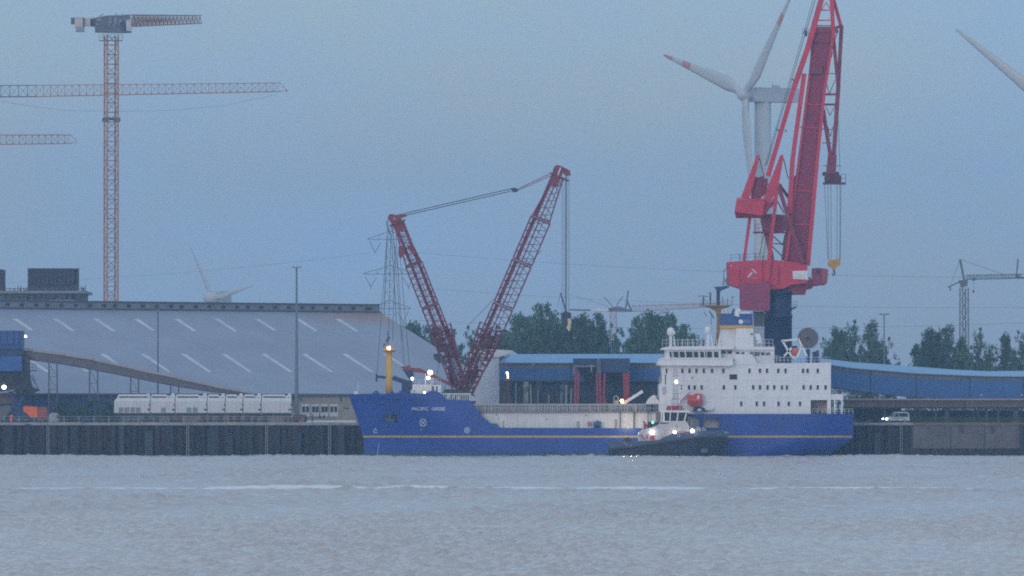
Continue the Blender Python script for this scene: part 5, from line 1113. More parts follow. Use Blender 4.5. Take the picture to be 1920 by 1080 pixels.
# ============================================================= railway hopper wagons on the left quay
Yr = 32.0
WW = mat('wagon_white_paint', (.60, .60, .63), .5, .06, .5, streak=.22)
spans = [(214, 281, 4), (282.5, 327.5, 1), (329, 387.5, 2), (389, 421.5, 0), (423, 455, 0), (456.5, 489, 0), (490.5, 546, 0)]
labs = ['longest white hopper wagon, first from the left, with four grey panels on its side', 'short white hopper wagon, second from the left end of the white train',
        'white hopper wagon, third from the left, with two bluish panels on its side', 'short white hopper wagon in the exact middle of the white train',
        'short white hopper wagon, third from the right end of the white train', 'short white hopper wagon, second from the right end of the white train',
        'white hopper wagon at the right end of the train, next to the tall lamp mast']
BOG = mat('rusty_red_bogie', (.13, .045, .05), .8, .3, 1); UND = mat('dark_underframe', (.035, .05, .06), .8, .3, 1)
for (a, b_, npan), lab in zip(spans, labs):
    r_ = thing('hopper_wagon', lab, 'railway wagon', (X((a + b_) / 2, Yr), Yr, QZ), 'white hopper wagons standing on the quay')
    mb = MB(); x0, x1 = X(a, Yr), X(b_, Yr); z = lambda py: Z(py, Yr)
    sec = [(Yr + .25, z(775.5)), (Yr, z(774)), (Yr, z(752)), (Yr + .42, z(745.5)), (Yr + 1.0, z(742)), (Yr + 2.2, z(742)), (Yr + 2.8, z(745.5)), (Yr + 3.1, z(752)), (Yr + 3.1, z(774)), (Yr + 2.9, z(775.5))]
    n = len(sec); ch = .7
    vs = [(x0 + (ch if k in (3, 4, 5, 6) and a == 214 else 0), y, zz) for k, (y, zz) in enumerate(sec)] + [(x1, y, zz) for y, zz in sec]
    mb.add(vs, [tuple(range(n)), tuple(range(2 * n - 1, n - 1, -1))] + [(i, (i + 1) % n, (i + 1) % n + n, i + n) for i in range(n)]); bd = mb.build('body', WW, r_)
    mb = MB(); p0 = a + (8 if a == 214 else 2); p1 = b_ - (5 if a == 214 else 15) + (3 if npan == 0 else 0); mb.pbox(p0, max(p0 + 8, p1), 739.6, 742.6, Yr + .9, Yr + 2.2); mb.build('roof_hatch', mat('bright_hatch_white', (.74, .75, .78), .45), r_)
    mb = MB(); mb.pbox(p0 + 1, max(p0 + 8, p1) - .5, 743.0, 745.3, Yr + .34, Yr + .9); mb.build('roof_walkway', DARK, r_)
    mb = MB(); p = P(b_ - 3, 741.5, Yr + 1.5); mb.lathe(p, [(.42, -.4), (.42, .2), (.2, .45)], 12); mb.build('filler_dome', WW, r_, smooth=True)
    for k in (0, 1):
        mb = MB(); c = b_ - 12 + k * 6; mb.pbox(c, c + 3.4, 744, 747, Yr + .38, Yr + .6)
        if b_ - a > 30: mb.build('vent', STEEL, r_)
    for k in range(npan):
        c = (222.5 if npan == 4 else 302 if npan == 1 else 350) + k * (10.8 if npan == 4 else 11.5); mb = MB(); mb.pbox(c, c + 8.6, 764, 773, Yr - .06, Yr + .1)
        mb.build('side_panel', mat('mauve_grey_panel', (.26, .24, .29), .6, .2, 1.5) if npan == 4 else mat('blue_grey_panel', (.22, .27, .33), .6, .2, 1.5), r_)
    for (c, t_, w_, h_) in ((b_ - 5, 766.5, 5, 3), (b_ + .5 - 2, 757.5, 2.2, 2.6)):
        mb = MB(); mb.pbox(c, c + w_, t_, t_ + h_, Yr - .05, Yr + .1); mb.build('data_plate', DARK, r_)
    mb = MB()
    for c in np.arange(a + 4, b_ - 2, 7.5): mb.pbox(c, c + .8, 752, 774, Yr - .05, Yr + .02)
    mb.build('side_rib', WW, bd)
    mb = MB(); mb.pbox(a + 1, b_ - 1, 775, 779.5, Yr + .1, Yr + 3); mb.build('underframe', UND, r_)
    for e in (a + 6 if b_ - a > 40 else a + 8, b_ - 6 if b_ - a > 40 else b_ - 8):
        mb = MB(); mb.pbox(e - 5, e + 5, 780, 784, Yr + .2, Yr + .5); mb.poly([(e - 4, 780), (e + 4, 780), (e + 2, 787), (e - 2, 787)], Yr + .3, Yr + 2.8); bg2 = mb.build('bogie', BOG if a > 281 else UND, r_)
        for k in (-3.2, 3.2):
            mb = MB(); p = P(e + k, 788.3, Yr + .3); mb.lathe((p.x, Yr + .3, QZ + .47), [(.44, -.06), (.44, .08)], 14, axis='y'); mb.build('wheel', DARK, bg2)
mb = MB(); mb.pbox(548, 576, 783.5, 789, Yr, Yr + 2.5); mb.poly([(549, 783.5), (552, 777), (574, 778), (576, 783.5)], Yr + .3, Yr + 2); fw = thing('flat_wagon', 'low rusty flat wagon with scrap at the right end of the white train', 'railway wagon', (X(562, Yr), Yr, QZ)); mb.build('frame', BOG, fw)
for k in (553, 571):
    mb = MB(); p = P(k, 790, Yr); mb.lathe((p.x, Yr, QZ + .45), [(.44, -.06), (.44, .08)], 14, axis='y'); mb.build('wheel', DARK, fw)
mb = MB()
for k in range(8): mb.pbox(549 + k * 3.3, 551 + k * 3.3, 774 + (k * 5) % 4, 779, Yr + .4, Yr + 1)
mb.build('scrap_load', STEEL, fw)
# low dark flat wagon with rails on the left and the quay fence
fl = thing('dark_flat_wagon', 'long dark flat wagon with short stakes, left of the white train', 'railway wagon', (X(155, Yr), Yr, QZ))
mb = MB(); mb.pbox(105, 213, 779, 783, Yr, Yr + 2.8); mb.build('frame', UND, fl)
for px in range(110, 213, 17):
    mb = MB(); mb.pbar((px, 779), (px, 772), Yr, Yr, .06); mb.build('stake', DSTEEL, fl)
for k in (114, 124, 194, 204):
    mb = MB(); p = P(k, 790, Yr); mb.lathe((p.x, Yr, QZ + .45), [(.44, -.06), (.44, .08)], 14, axis='y'); mb.build('wheel', DARK, fl)
fe = thing('quay_fence', 'thin low fence of pale posts and rails along the left quay edge', 'fence', (X(300, 23), 23, QZ))
for i, px in enumerate(range(8, 570, 28)):
    mb = MB(); mb.pbar((px, 793.5), (px, 779 + (i % 3)), 23, 23, .075); mb.build('post', STEEL, fe)
mb = MB(); mb.pbar((0, 786), (572, 786), 23, 23, .035); mb.pbar((0, 781), (572, 781), 23, 23, .03); mb.build('rail', STEEL, fe)

# ============================================================= left: unloader, sloping conveyor, orange machine
Yu = 50.0
ul = thing('ship_unloader', 'dark blue bulk unloading tower cut off by the left edge, with a lit lamp', 'unloader', (X(10, Yu), Yu, QZ))
UB = mat('unloader_blue', (.012, .065, .22), .5, .15, .5, streak=.25, corr=('X', 2.5, .4))
mb = MB(); mb.pbox(-90, 40, 620, 655, Yu - 3, Yu + 6); ub1 = mb.build('upper_house', UB, ul)
for a, b_ in ((3, 13), (15, 25), (28, 35)):
    mb = MB(); mb.pbox(a, b_, 622, 645, Yu - 3.12, Yu - 3.02); mb.build('cladding_panel', mat('unloader_panel_blue', (.022, .085, .26), .5, .15, 1), ub1)
mb = MB(); mb.pbox(-90, 42, 655, 667, Yu - 2.6, Yu + 6); mb.build('dark_gap', NAVY, ul)
mb = MB(); mb.pbox(-90, 41, 667.5, 696, Yu - 3.2, Yu + 6); mb.build('lower_house', mat('unloader_mid_blue', (.022, .10, .33), .5, .15, .6), ul)
mb = MB(); mb.poly([(-10, 696), (50, 696), (58, 725), (72, 731), (60, 737), (30, 739), (25, 730), (-10, 735)], Yu - 2, Yu + 4); random.seed(9)
for i in range(26):
    a = (random.uniform(-5, 60), random.uniform(697, 738)); b_ = (a[0] + random.uniform(-16, 16), a[1] + random.uniform(-16, 16)); mb.pbar(a, b_, Yu - 2.4, Yu - 2.4, random.uniform(.05, .15))
mb.build('chute_machinery', mat('sooty_machinery', (.03, .035, .045), .7, .4, 1), ul)
mb = MB(); mb.pbox(40, 54, 668, 705, Yu - 1.5, Yu + 2); mb.pbar((54, 672), (56, 700), Yu - 1, Yu - 1, .1); mb.pbox(52, 68, 694, 696, Yu - 1.5, Yu + 1); rail(mb, P(55, 694, Yu - 1.4), P(67, 694, Yu - 1.4), 1.3, .6, .05); mb.pbar((54, 700), (74, 732), Yu, Yu, .08); mb.build('transfer_tower', mat('murky_tower_steel', (.065, .06, .075), .7, .35, .8), ul)
for (a, b_, w_) in (((20, 735), (28, 758), .5), ((28, 758), (34, 790), .4), ((-20, 735), (-20, 792), .5), ((44, 735), (38, 760), .3)):
    mb = MB(); mb.pbar(a, b_, Yu, Yu, w_); mb.build('leg', NAVY, ul)
mb = MB(); mb.poly([(-20, 742), (18, 740), (23, 756), (-20, 758)], Yu + 2, Yu + 3); mb.build('tarpaulin', mat('brownish_tarp', (.20, .15, .15), .8), ul)
mb = MB(); mb.ball(P(7.5, 726, Yu - 3), .45); mb.build('work_lamp', LAMPW, ul, smooth=True)
mb = MB(); mb.pbar((40, 631), (47, 631), Yu - 3, Yu - 3, .05); mb.build('lamp_bracket', DSTEEL, ub1)
mb = MB(); mb.ball(P(48, 630.5, Yu - 3.1), .24); mb.build('work_lamp', LAMPW, ul, smooth=True)

cv = thing('sloping_conveyor', 'long brown covered conveyor descending left to right on steel trestles before the big shed', 'conveyor', (X(250, Yu), Yu, QZ))
mb = MB(); CT = [(38, 653, 670), (60, 655, 676), (120, 663, 684), (175, 672, 694), (250, 689, 709), (330, 706, 725), (400, 722, 736), (470, 735, 741)]
for (a, t_, u_), (b_, t2, u2) in zip(CT, CT[1:]): mb.poly([(a, t_ + 4), (b_, t2 + 3), (b_, u2 - 2), (a, u_ - 2)], Yu, Yu + 3.5)
gb = mb.build('gallery_body', mat('brown_grey_gallery', (.145, .13, .135), .8, .2, .5, streak=.4), cv)
mb = MB()
for (a, t_, u_), (b_, t2, u2) in zip(CT, CT[1:]):
    q = [P(a, t_ + 4.2, Yu - .25), P(b_, t2 + 3.2, Yu - .25)]; r2 = [v + Vector((0, 1.9, .55)) for v in q]; s2 = [v + Vector((0, 4.2, 0)) for v in q]; mb.add(q + r2 + s2, [(0, 1, 3, 2), (2, 3, 5, 4)])
mb.build('roof', mat('dusty_beige_roof', (.30, .255, .25), .8, .2, .5), cv)
mb = MB()
for (a, t_, u_), (b_, t2, u2) in zip(CT, CT[1:]): mb.poly([(a, u_ - 2), (b_, u2 - 2), (b_, u2), (a, u_)], Yu - .1, Yu + 3.6)
mb.build('truss_beam', NAVY, gb)
for (a, b_) in ((92, 107), (168, 183), (245, 260), (320, 335)):
    mb = MB(); f_ = lambda x_: lerp_tab([(r[0], r[2]) for r in CT], x_); c = a + 2
    mb.pbar((a, f_(a)), (a - .5, 792), Yu, Yu, .14); mb.pbar((b_, f_(b_)), (b_ + .5, 792), Yu, Yu, .14); t_ = f_(a) + 2
    while t_ < 780: mb.pbar((a, t_), (b_, min(792, t_ + 24)), Yu, Yu, .05); mb.pbar((a, min(792, t_ + 24)), (b_, min(792, t_ + 24)), Yu, Yu, .06); t_ += 24
    mb.build('trestle', DSTEEL, cv)
bw = thing('blue_low_shed', 'low long dark blue shed below the sloping conveyor at the left', 'building', (X(130, 66), 66, QZ))
mb = MB(); mb.pbox(-20, 208, 741, 793, 66, 76); mb.build('wall', mat('muted_blue_cladding', (.035, .085, .185), .7, .25, .3, streak=.3, corr=('X', 1.5, .3)), bw)
mb = MB(); mb.pbox(-20, 212, 738.5, 741, 65.5, 76.4); mb.build('roof', DSTEEL, bw)
mb = MB(); mb.pbox(150, 190, 743, 752, 65.7, 66); mb.build('faded_panel', mat('deep_blue_sheet2', (.02, .05, .16), .6), bw)

om = thing('orange_loader', 'bright orange skip loader machine with dark wheels, by the left quay edge', 'loader', (X(62, 36), 36, QZ))
Yo = 36.0; OB = mat('bright_orange_paint', (.85, .13, .015), .45, .15, 1)
mb = MB(); mb.poly([(43, 763), (46, 761.5), (70, 763), (71, 783), (57, 783), (49, 774), (44, 772)], Yo, Yo + 2.6); mb.build('body', OB, om)
mb = MB(); mb.poly([(71, 763), (88, 763.5), (90, 791), (70, 790)], Yo + .3, Yo + 2.6); mb.build('rear_body', mat('dull_orange_paint', (.34, .075, .055), .6, .2, 1, streak=.4), om)
mb = MB(); mb.poly([(19, 779), (24, 777), (23, 791), (19, 791)], Yo - .2, Yo + 1); mb.build('front_mast', OB, om)
mb = MB(); mb.poly([(24, 785), (28, 775), (40, 772), (52, 778), (56, 789), (50, 792), (26, 792)], Yo - .3, Yo + 1.6); mb.poly([(27, 775), (35, 755), (38, 756), (40, 773)], Yo + .5, Yo + 1); mb.build('chassis', NAVY, om)
for px in (34, 49, 80):
    mb = MB(); p = P(px, 787, Yo - .4); mb.lathe((p.x, Yo - .4, QZ + .55), [(.55, -.1), (.55, .35)], 16, axis='y'); w_ = mb.build('wheel', DARK, om)
    mb = MB(); mb.lathe((p.x, Yo - .55, QZ + .55), [(.2, -.03), (.2, .03)], 10, axis='y'); mb.build('rim', mat('dusty_yellow_rim', (.25, .2, .08), .6), w_)
mb = MB(); mb.poly([(92, 778), (96, 774), (104, 774), (111, 779), (112, 791), (92, 791)], 35, 37); tag(mb.build('concrete_block', mat('pale_block_concrete', (.36, .39, .42), .8, .2, 1), None, loc=P(102, 791, 35)), 'pale grey concrete block standing right of the orange loader', 'concrete block')
mb = MB(); mb.poly([(-10, 765), (12, 760), (22, 762), (20, 770), (8, 785), (2, 791), (-10, 791)], 38, 41); tag(mb.build('grab_bucket', mat('grey_brown_bucket', (.13, .13, .14), .7, .35, 1), None, loc=P(4, 791, 38)), 'grey brown clamshell grab lying at the far left quay edge', 'grab bucket')

# ============================================================= tall lamp masts
def lamp_mast(px, top, bot, Y, r0, r1, lab, heads, m_, w=5):
    r_ = thing('lamp_mast', lab, 'lamp mast', (X(px, Y), Y, QZ)); mb = MB(); zt = Z(top, Y); x_ = X(px, Y)
    mb.lathe((x_, Y, 0), [(r0 * 1.25, QZ), (r0, QZ + 2.5), (r1, zt)], 12); mb.build('pole', m_, r_, smooth=True)
    mb = MB(); mb.pbar((px - w * .7, top + 2), (px + w * .7, top + 2), Y, Y, .08)
    for s_ in heads: mb.pbox(px + s_ * w - 2.6, px + s_ * w + 2.6, top - .5, top + 2.2, Y - .6, Y + .4)
    mb.build('lamp_head', STEEL, r_); return r_
lamp_mast(556, 500, 792, 52, .42, .18, 'tall grey floodlight mast in front of the big shed, tallest of the masts', (-.9, .9), mat('mast_grey', (.13, .17, .21), .5, .15, .5), 7)
lamp_mast(296, 582, 792, 70, .19, .11, 'thin dark mast standing before the left half of the big shed roof', (0,), DSTEEL, 4)
lamp_mast(1658, 588, 792, 120, .2, .13, 'distant twin-headed lamp mast among the trees right of the ship stern', (-.9, .9), mat('mast_grey', (.13, .17, .21), .5), 7)

# ============================================================= people
def person(lab, px, Y, h, jac, leg, face, lean=0.0, arms=0.0, stride=.1):
    r_ = thing('person', lab, 'person', (X(px, Y), Y, QZ)); x0, z0 = X(px, Y), QZ; k = h / 1.78
    J = {'pel': (0, 0, .95), 'ch': (lean, 0, 1.25), 'nk': (lean * 1.4, 0, 1.50), 'hd': (lean * 1.5, -.02, 1.60), 'ht': (lean * 1.5, -.02, 1.74), 'hl': (-.09, 0, .90), 'kl': (-.10 - stride * .4, -.03, .50), 'al': (-.10 - stride, 0, .07), 'tl': (-.10 - stride, -.16, .03),
         'hr': (.09, 0, .90), 'kr': (.10 + stride * .3, -.04, .50), 'ar': (.10 + stride, .02, .07), 'tr': (.12 + stride, -.14, .03), 'sl': (lean - .19, 0, 1.42), 'el': (lean - .25 - arms * .1, -.05, 1.16), 'wl': (lean - .24 + arms * .12, -.12 - arms * .15, .93 + arms * .2), 'fl': (lean - .23 + arms * .12, -.15 - arms * .15, .84 + arms * .2),
         'sr': (lean + .19, 0, 1.42), 'er': (lean + .26, -.02, 1.16), 'wr': (lean + .25, -.10, .93), 'fr': (lean + .25, -.12, .84)}
    R = {'pel': .15, 'ch': .16, 'nk': .065, 'hd': .10, 'ht': .085, 'hl': .10, 'kl': .065, 'al': .05, 'tl': .045, 'hr': .10, 'kr': .065, 'ar': .05, 'tr': .045, 'sl': .07, 'el': .052, 'wl': .036, 'fl': .035, 'sr': .07, 'er': .052, 'wr': .036, 'fr': .035}
    E_ = [('pel', 'ch'), ('ch', 'nk'), ('nk', 'hd'), ('hd', 'ht'), ('pel', 'hl'), ('hl', 'kl'), ('kl', 'al'), ('al', 'tl'), ('pel', 'hr'), ('hr', 'kr'), ('kr', 'ar'), ('ar', 'tr'), ('ch', 'sl'), ('sl', 'el'), ('el', 'wl'), ('wl', 'fl'), ('ch', 'sr'), ('sr', 'er'), ('er', 'wr'), ('wr', 'fr')]
    names = list(J); me = bpy.data.meshes.new('body'); me.from_pydata([(J[n_][0] * k, J[n_][1] * k, J[n_][2] * k) for n_ in names], [(names.index(a), names.index(b_)) for a, b_ in E_], [])
    o_ = bpy.data.objects.new('body', me); COL.objects.link(o_); md = o_.modifiers.new('skin', 'SKIN'); ss = o_.modifiers.new('sub', 'SUBSURF'); ss.levels = 1; ss.render_levels = 1
    for i, n_ in enumerate(names): me.skin_vertices[0].data[i].radius = (R[n_] * k, R[n_] * k)
    me.skin_vertices[0].data[0].use_root = True
    dg = bpy.context.evaluated_depsgraph_get(); m2 = bpy.data.meshes.new_from_object(o_.evaluated_get(dg)); bpy.data.objects.remove(o_)
    for m_ in (jac, leg, face): m2.materials.append(m_)
    for p_ in m2.polygons:
        c = p_.center; zz = c.z / k
        p_.material_index = 2 if (zz > 1.52 or (abs(c.x / k - lean) > .17 and .7 < zz < .92)) else (1 if zz < .92 else 0)
    o2 = bpy.data.objects.new('body', m2); COL.objects.link(o2); o2.parent = r_
    mb = MB(); hx = x0 + lean * 1.5 * k; mb.ball((hx, Y - .02 * k, z0 + 1.69 * k), .115 * k, 10, sz=.85); mb.build('hair', mat('dark_hair', (.03, .025, .025), .8), r_, smooth=True)
    mb = MB(); mb.ball((hx, Y - .135 * k, z0 + 1.61 * k), .022 * k, 6); mb.build('nose', face, r_)
SKIN = mat('skin', (.45, .28, .22), .6)
person('person in drab green work clothes standing left of the annex windows', 586, 34, 1.85, mat('drab_green_jacket', (.13, .15, .12), .8), mat('dark_trousers', (.05, .055, .06), .8), SKIN, 0.0, .6, .05)
person('person in dark blue jacket bending left in front of the third annex window', 600, 42, 1.75, mat('dark_blue_jacket', (.025, .035, .10), .8), mat('tan_trousers', (.32, .24, .20), .8), SKIN, -.10, .8, .12)
person('person in dark blue jacket walking right in front of the third annex window', 606.5, 42, 1.8, mat('dark_blue_jacket', (.025, .035, .10), .8), mat('tan_trousers', (.32, .24, .20), .8), SKIN, .08, .2, .14)

# ============================================================= tower cranes on the building site behind
TO = mat('tower_crane_orange', (.40, .19, .12), .6, .15, .5); TG = mat('tower_crane_grey', (.12, .135, .155), .6, .2, .6); TWH = mat('tower_crane_white', (.50, .46, .46), .5)
Yt = 260.0
t1 = thing('tower_crane', 'tall flat-top tower crane on a full-height orange lattice mast, jib turned away', 'tower crane', (X(208, Yt), Yt, QZ))
sd = Vector((math.cos(math.radians(19)), math.sin(math.radians(19)), 0)); zt = Z(66, Yt); xx = X(208, Yt); nseg = 8; prev = None
for i in range(nseg):
    za, zb2 = QZ + (zt - QZ) * i / nseg, QZ + (zt - QZ) * (i + 1) / nseg - .04; mb = MB(); lattice(mb, (xx, Yt, za), (xx, Yt, zb2), 2.75, 2.75, 2.75, 2.75, 5, .17, .10, side=sd)
    mb.build('mast_section', TO, t1)
mb = MB(); lattice(mb, (xx, Yt, Z(222, Yt)), (xx, Yt, Z(228, Yt)), 3.4, 3.4, 3.4, 3.4, 1, .15, .15, side=sd); mb.build('mast_collar', TG, t1)
mb = MB()
mb.bx(xx - 2.9, xx + 2.9, Yt - 2.3, Yt - 2.1, Z(78, Yt), Z(76, Yt))
rail(mb, (xx - 2.9, Yt - 2.2, Z(76, Yt)), (xx + 2.9, Yt - 2.2, Z(76, Yt)), 1.4, .9, .05); mb.build('access_platform', TG, t1)
mb = MB(); mb.poly([(178, 60), (178, 50), (168, 48), (170, 37), (184, 32), (200, 29), (242, 28), (246, 60), (230, 61)], Yt - 1.5, Yt + 1.5); sg1 = mb.build('slewing_platform', TG, t1)
random.seed(77); mb = MB()
for i in range(30):
    a = (random.uniform(176, 240), random.uniform(30, 46)); b_ = (a[0] + random.uniform(-8, 8), a[1] + random.uniform(-8, 8)); mb.pbar(a, b_, Yt - 1.6, Yt - 1.6, random.uniform(.06, .16))
for a, b_, c_, d_ in ((182, 34, 190, 40), (204, 33, 208, 44), (214, 32, 219, 46), (224, 36, 229, 42)): mb.pbox(a, b_, c_, d_, Yt - 1.7, Yt - 1.6) if False else mb.pbox(a, c_, b_, d_, Yt - 1.7, Yt - 1.6)
mb.build('platform_rail', mat('tower_crane_pale_grey', (.22, .25, .28), .6, .3, 1), sg1)
mb = MB(); mb.poly([(236, 38), (246, 36), (246, 59), (237, 58)], Yt - 2.2, Yt - .8); cb = mb.build('operator_cab', TWH, t1)
mb = MB(); mb.poly([(229, 40), (238, 40), (238, 55), (229, 55)], Yt - 2.1, Yt - .9); mb.build('cab_glass', NAVY, cb)
jd = Vector((.30, .954, 0)).normalized(); jl = (X(371, Yt + 47) - X(240, Yt)) / jd.x; 
A = P(242, 39, Yt); B = A + jd * jl; B.z = P(360, 36.5, B.y).z
mb = MB(); lattice(mb, A, B, 1.8, 1.5, (50 - 28) * S(Yt), 15 * S(Yt), 36, .11, .085, side=Vector((.954, -.30, 0))); mb.build('jib', TO, t1)
mb = MB(); Cc = P(178, 40, Yt); D_ = P(136, 40, Yt - 4); lattice(mb, Cc, D_, 1.4, 1.4, 1.2, 1.2, 6, .09, .06); mb.pbox(133, 141, 33, 43, Yt - 4, Yt - 2); cj = mb.build('counter_jib', TG, t1)
mb = MB(); mb.pbox(140, 155, 32, 50, Yt - 5, Yt - 2.5); mb.pbox(158, 169, 34, 49, Yt - 3.6, Yt - 2); mb.build('ballast_block', TWH, cj)
mb = MB(); mb.pbox(142, 157, 50, 59, Yt - 5, Yt - 2.5); mb.pbox(155, 157.5, 33, 50, Yt - 4, Yt - 2); mb.build('winch_box', STEEL, cj)

Yt2 = 330.0
t2 = thing('tower_crane', 'tower crane whose long level orange jib crosses the tall crane mast', 'tower crane', (X(-230, Yt2), Yt2, QZ))
mb = MB(); lattice(mb, (X(-230, Yt2), Yt2, QZ), (X(-230, Yt2), Yt2, Z(150, Yt2)), 2.4, 2.4, 2.4, 2.4, 26, .14, .07); mb.build('mast', TO, t2)
mb = MB(); A, Bq = P(-330, 173, Yt2), P(68, 170.5, Yt2); lattice(mb, A, Bq, 1.6, 1.6, 22 * S(Yt2), 21 * S(Yt2), 24, .10, .055, tri=True); mb.build('jib_root', TG, t2)
mb = MB(); lattice(mb, Bq, P(526, 163.5, Yt2), 1.5, 1.2, 21 * S(Yt2), 16 * S(Yt2), 34, .085, .05, tri=True); mb.pbar((526, 156), (538, 170), Yt2, Yt2, .06); mb.pbar((526, 171), (538, 170), Yt2, Yt2, .06); mb.pbox(536, 539, 168.5, 172, Yt2 - .2, Yt2 + .2); mb.build('jib', TO, t2)
mb = MB(); mb.path([P(a, b_, Yt2) for a, b_ in ((0, 190), (60, 199), (120, 207), (220, 209), (320, 207), (420, 198), (520, 177))], .03, 3); mb.build('trolley_rope', ROPE, t2)
Yt3 = 480.0
t3 = thing('tower_crane', 'tower crane with only its jib tip showing, lowest at the left edge', 'tower crane', (X(-320, Yt3), Yt3, QZ))
mb = MB(); lattice(mb, (X(-320, Yt3), Yt3, QZ), (X(-320, Yt3), Yt3, Z(245, Yt3)), 2.4, 2.4, 2.4, 2.4, 26, .14, .07); mb.build('mast', TO, t3)
mb = MB(); lattice(mb, P(-400, 265, Yt3), P(133, 261, Yt3), 1.8, 1.5, 22 * S(Yt3), 16 * S(Yt3), 44, .10, .055); mb.pbar((133, 253), (145, 266), Yt3, Yt3, .08); mb.pbar((133, 268), (145, 267), Yt3, Yt3, .08); mb.build('jib', TO, t3)

# concrete building under construction, beyond the shed roof
Yc = 420.0
cs = thing('building_under_construction', 'grey concrete building shell with scaffolding and a dark shuttered core, above the shed roof', 'building', (X(60, Yc), Yc, QZ))
CG = mat('raw_concrete_grey', (.16, .15, .165), .85, .2, .12, streak=.3)
mb = MB(); mb.bx(X(-160, Yc), X(152, Yc), Yc, Yc + 30, QZ, Z(549, Yc)); mb.build('lower_floors', CG, cs)
mb = MB(); mb.pbox(-160, 160, 545, 550, Yc - 1.5, Yc + 30); mb.build('floor_slab', mat('pale_slab', (.24, .24, .25), .8), cs)
mb = MB(); mb.pbox(-160, 172, 568, 580, Yc - 3, Yc + 30); mb.pbox(95, 140, 562, 569, Yc - 3.2, Yc - 2.8); mb.build('lower_slab', mat('pale_slab', (.24, .24, .25), .8), cs)
mb = MB(); mb.pbox(52, 140, 503, 545, Yc + 2, Yc + 14); core = mb.build('shuttered_core', mat('dark_shutter_panels', (.045, .038, .055), .8, .25, .3), cs)
for k in range(11):
    mb = MB(); mb.pbox(52.5 + k * 8, 59.5 + k * 8, 503.5, 534, Yc + 1.7, Yc + 2); mb.build('shutter_panel', mat('dark_shutter_panels', (.045, .038, .055), .8), core)
mb = MB(); mb.pbox(143, 147, 503, 548, Yc + 2, Yc + 5); mb.pbox(140, 143, 505, 530, Yc + 3, Yc + 4); mb.pbox(-60, 4, 505, 545, Yc + 2, Yc + 14); mb.build('core_end', mat('dark_shutter_panels', (.045, .038, .055), .8), cs)
random.seed(4); mb = MB()
for i in range(64):
    a = random.uniform(0, 158); mb.pbar((a, 548), (a, 548 - random.uniform(4, 13)), Yc - 1.2, Yc - 1.2, .10)
for i in range(40):
    a = random.uniform(0, 152); mb.pbar((a, 566), (a + random.choice((-2, 0, 2)), 552), Yc - 1.2, Yc - 1.2, .14)
mb.pbar((0, 541), (160, 541), Yc - 1.2, Yc - 1.2, .08); mb.pbar((0, 562), (152, 562), Yc - 1.2, Yc - 1.2, .12); mb.pbar((160, 535), (160, 553), Yc - 1.2, Yc - 1.2, .12); mb.pbar((155, 538), (155, 552), Yc - 1.2, Yc - 1.2, .1)
mb.build('scaffolding', DSTEEL, cs)

# ============================================================= wind turbines
WT = mat('turbine_white', (.50, .52, .54), .45, .04, .1); WTD = WT; WTR = mat('turbine_red_band', (.50, .20, .20), .45, .05, .2)
def blade(mb, hub, d, L_, axis, r0, bands=True, bend=0.0, w=.03):
    d = d.normalized(); ch = d.cross(axis).normalized(); secs = []
    prof = [(0, .022, .022), (.04, .021, .021), (.10, .026, .016), (.20, .036, .011), (.35, .030, .008), (.55, .022, .006), (.75, .015, .004), (.92, .009, .0025), (.985, .005, .0015), (1.0, .001, .001)]
    red = []
    for t_, c, th in prof:
        p = hub + d * (r0 + (L_ - r0) * t_) + axis * (bend * L_ * t_ * t_); c *= L_ * w / .03; th *= L_; ring = []
        for k in range(8):
            q = 2 * math.pi * k / 8; ring.append(p + ch * (math.cos(q) * c + (c * .35 if t_ > .08 else 0)) + axis * (math.sin(q) * th))
        secs.append(ring)
    # finer sections for the coloured bands
    o = len(mb.v); m_ = 8; fine = []
    for i in range(len(prof) - 1):
        n_ = 4
        for j in range(n_):
            t_ = j / n_; fine.append((prof[i][0] + (prof[i + 1][0] - prof[i][0]) * t_, [secs[i][k].lerp(secs[i + 1][k], t_) for k in range(m_)]))
    fine.append((1.0, secs[-1]))
    for _, ring in fine: mb.v += [tuple(v) for v in ring]
    for i in range(len(fine) - 1):
        tt = (fine[i][0] + fine[i + 1][0]) / 2; r_ = bands and (.66 < tt < .76 or .89 < tt)
        for k in range(m_): mb.f.append((o + i * m_ + k, o + i * m_ + (k + 1) % m_, o + (i + 1) * m_ + (k + 1) % m_, o + (i + 1) * m_ + k)); mb.m.append(1 if r_ else 0)
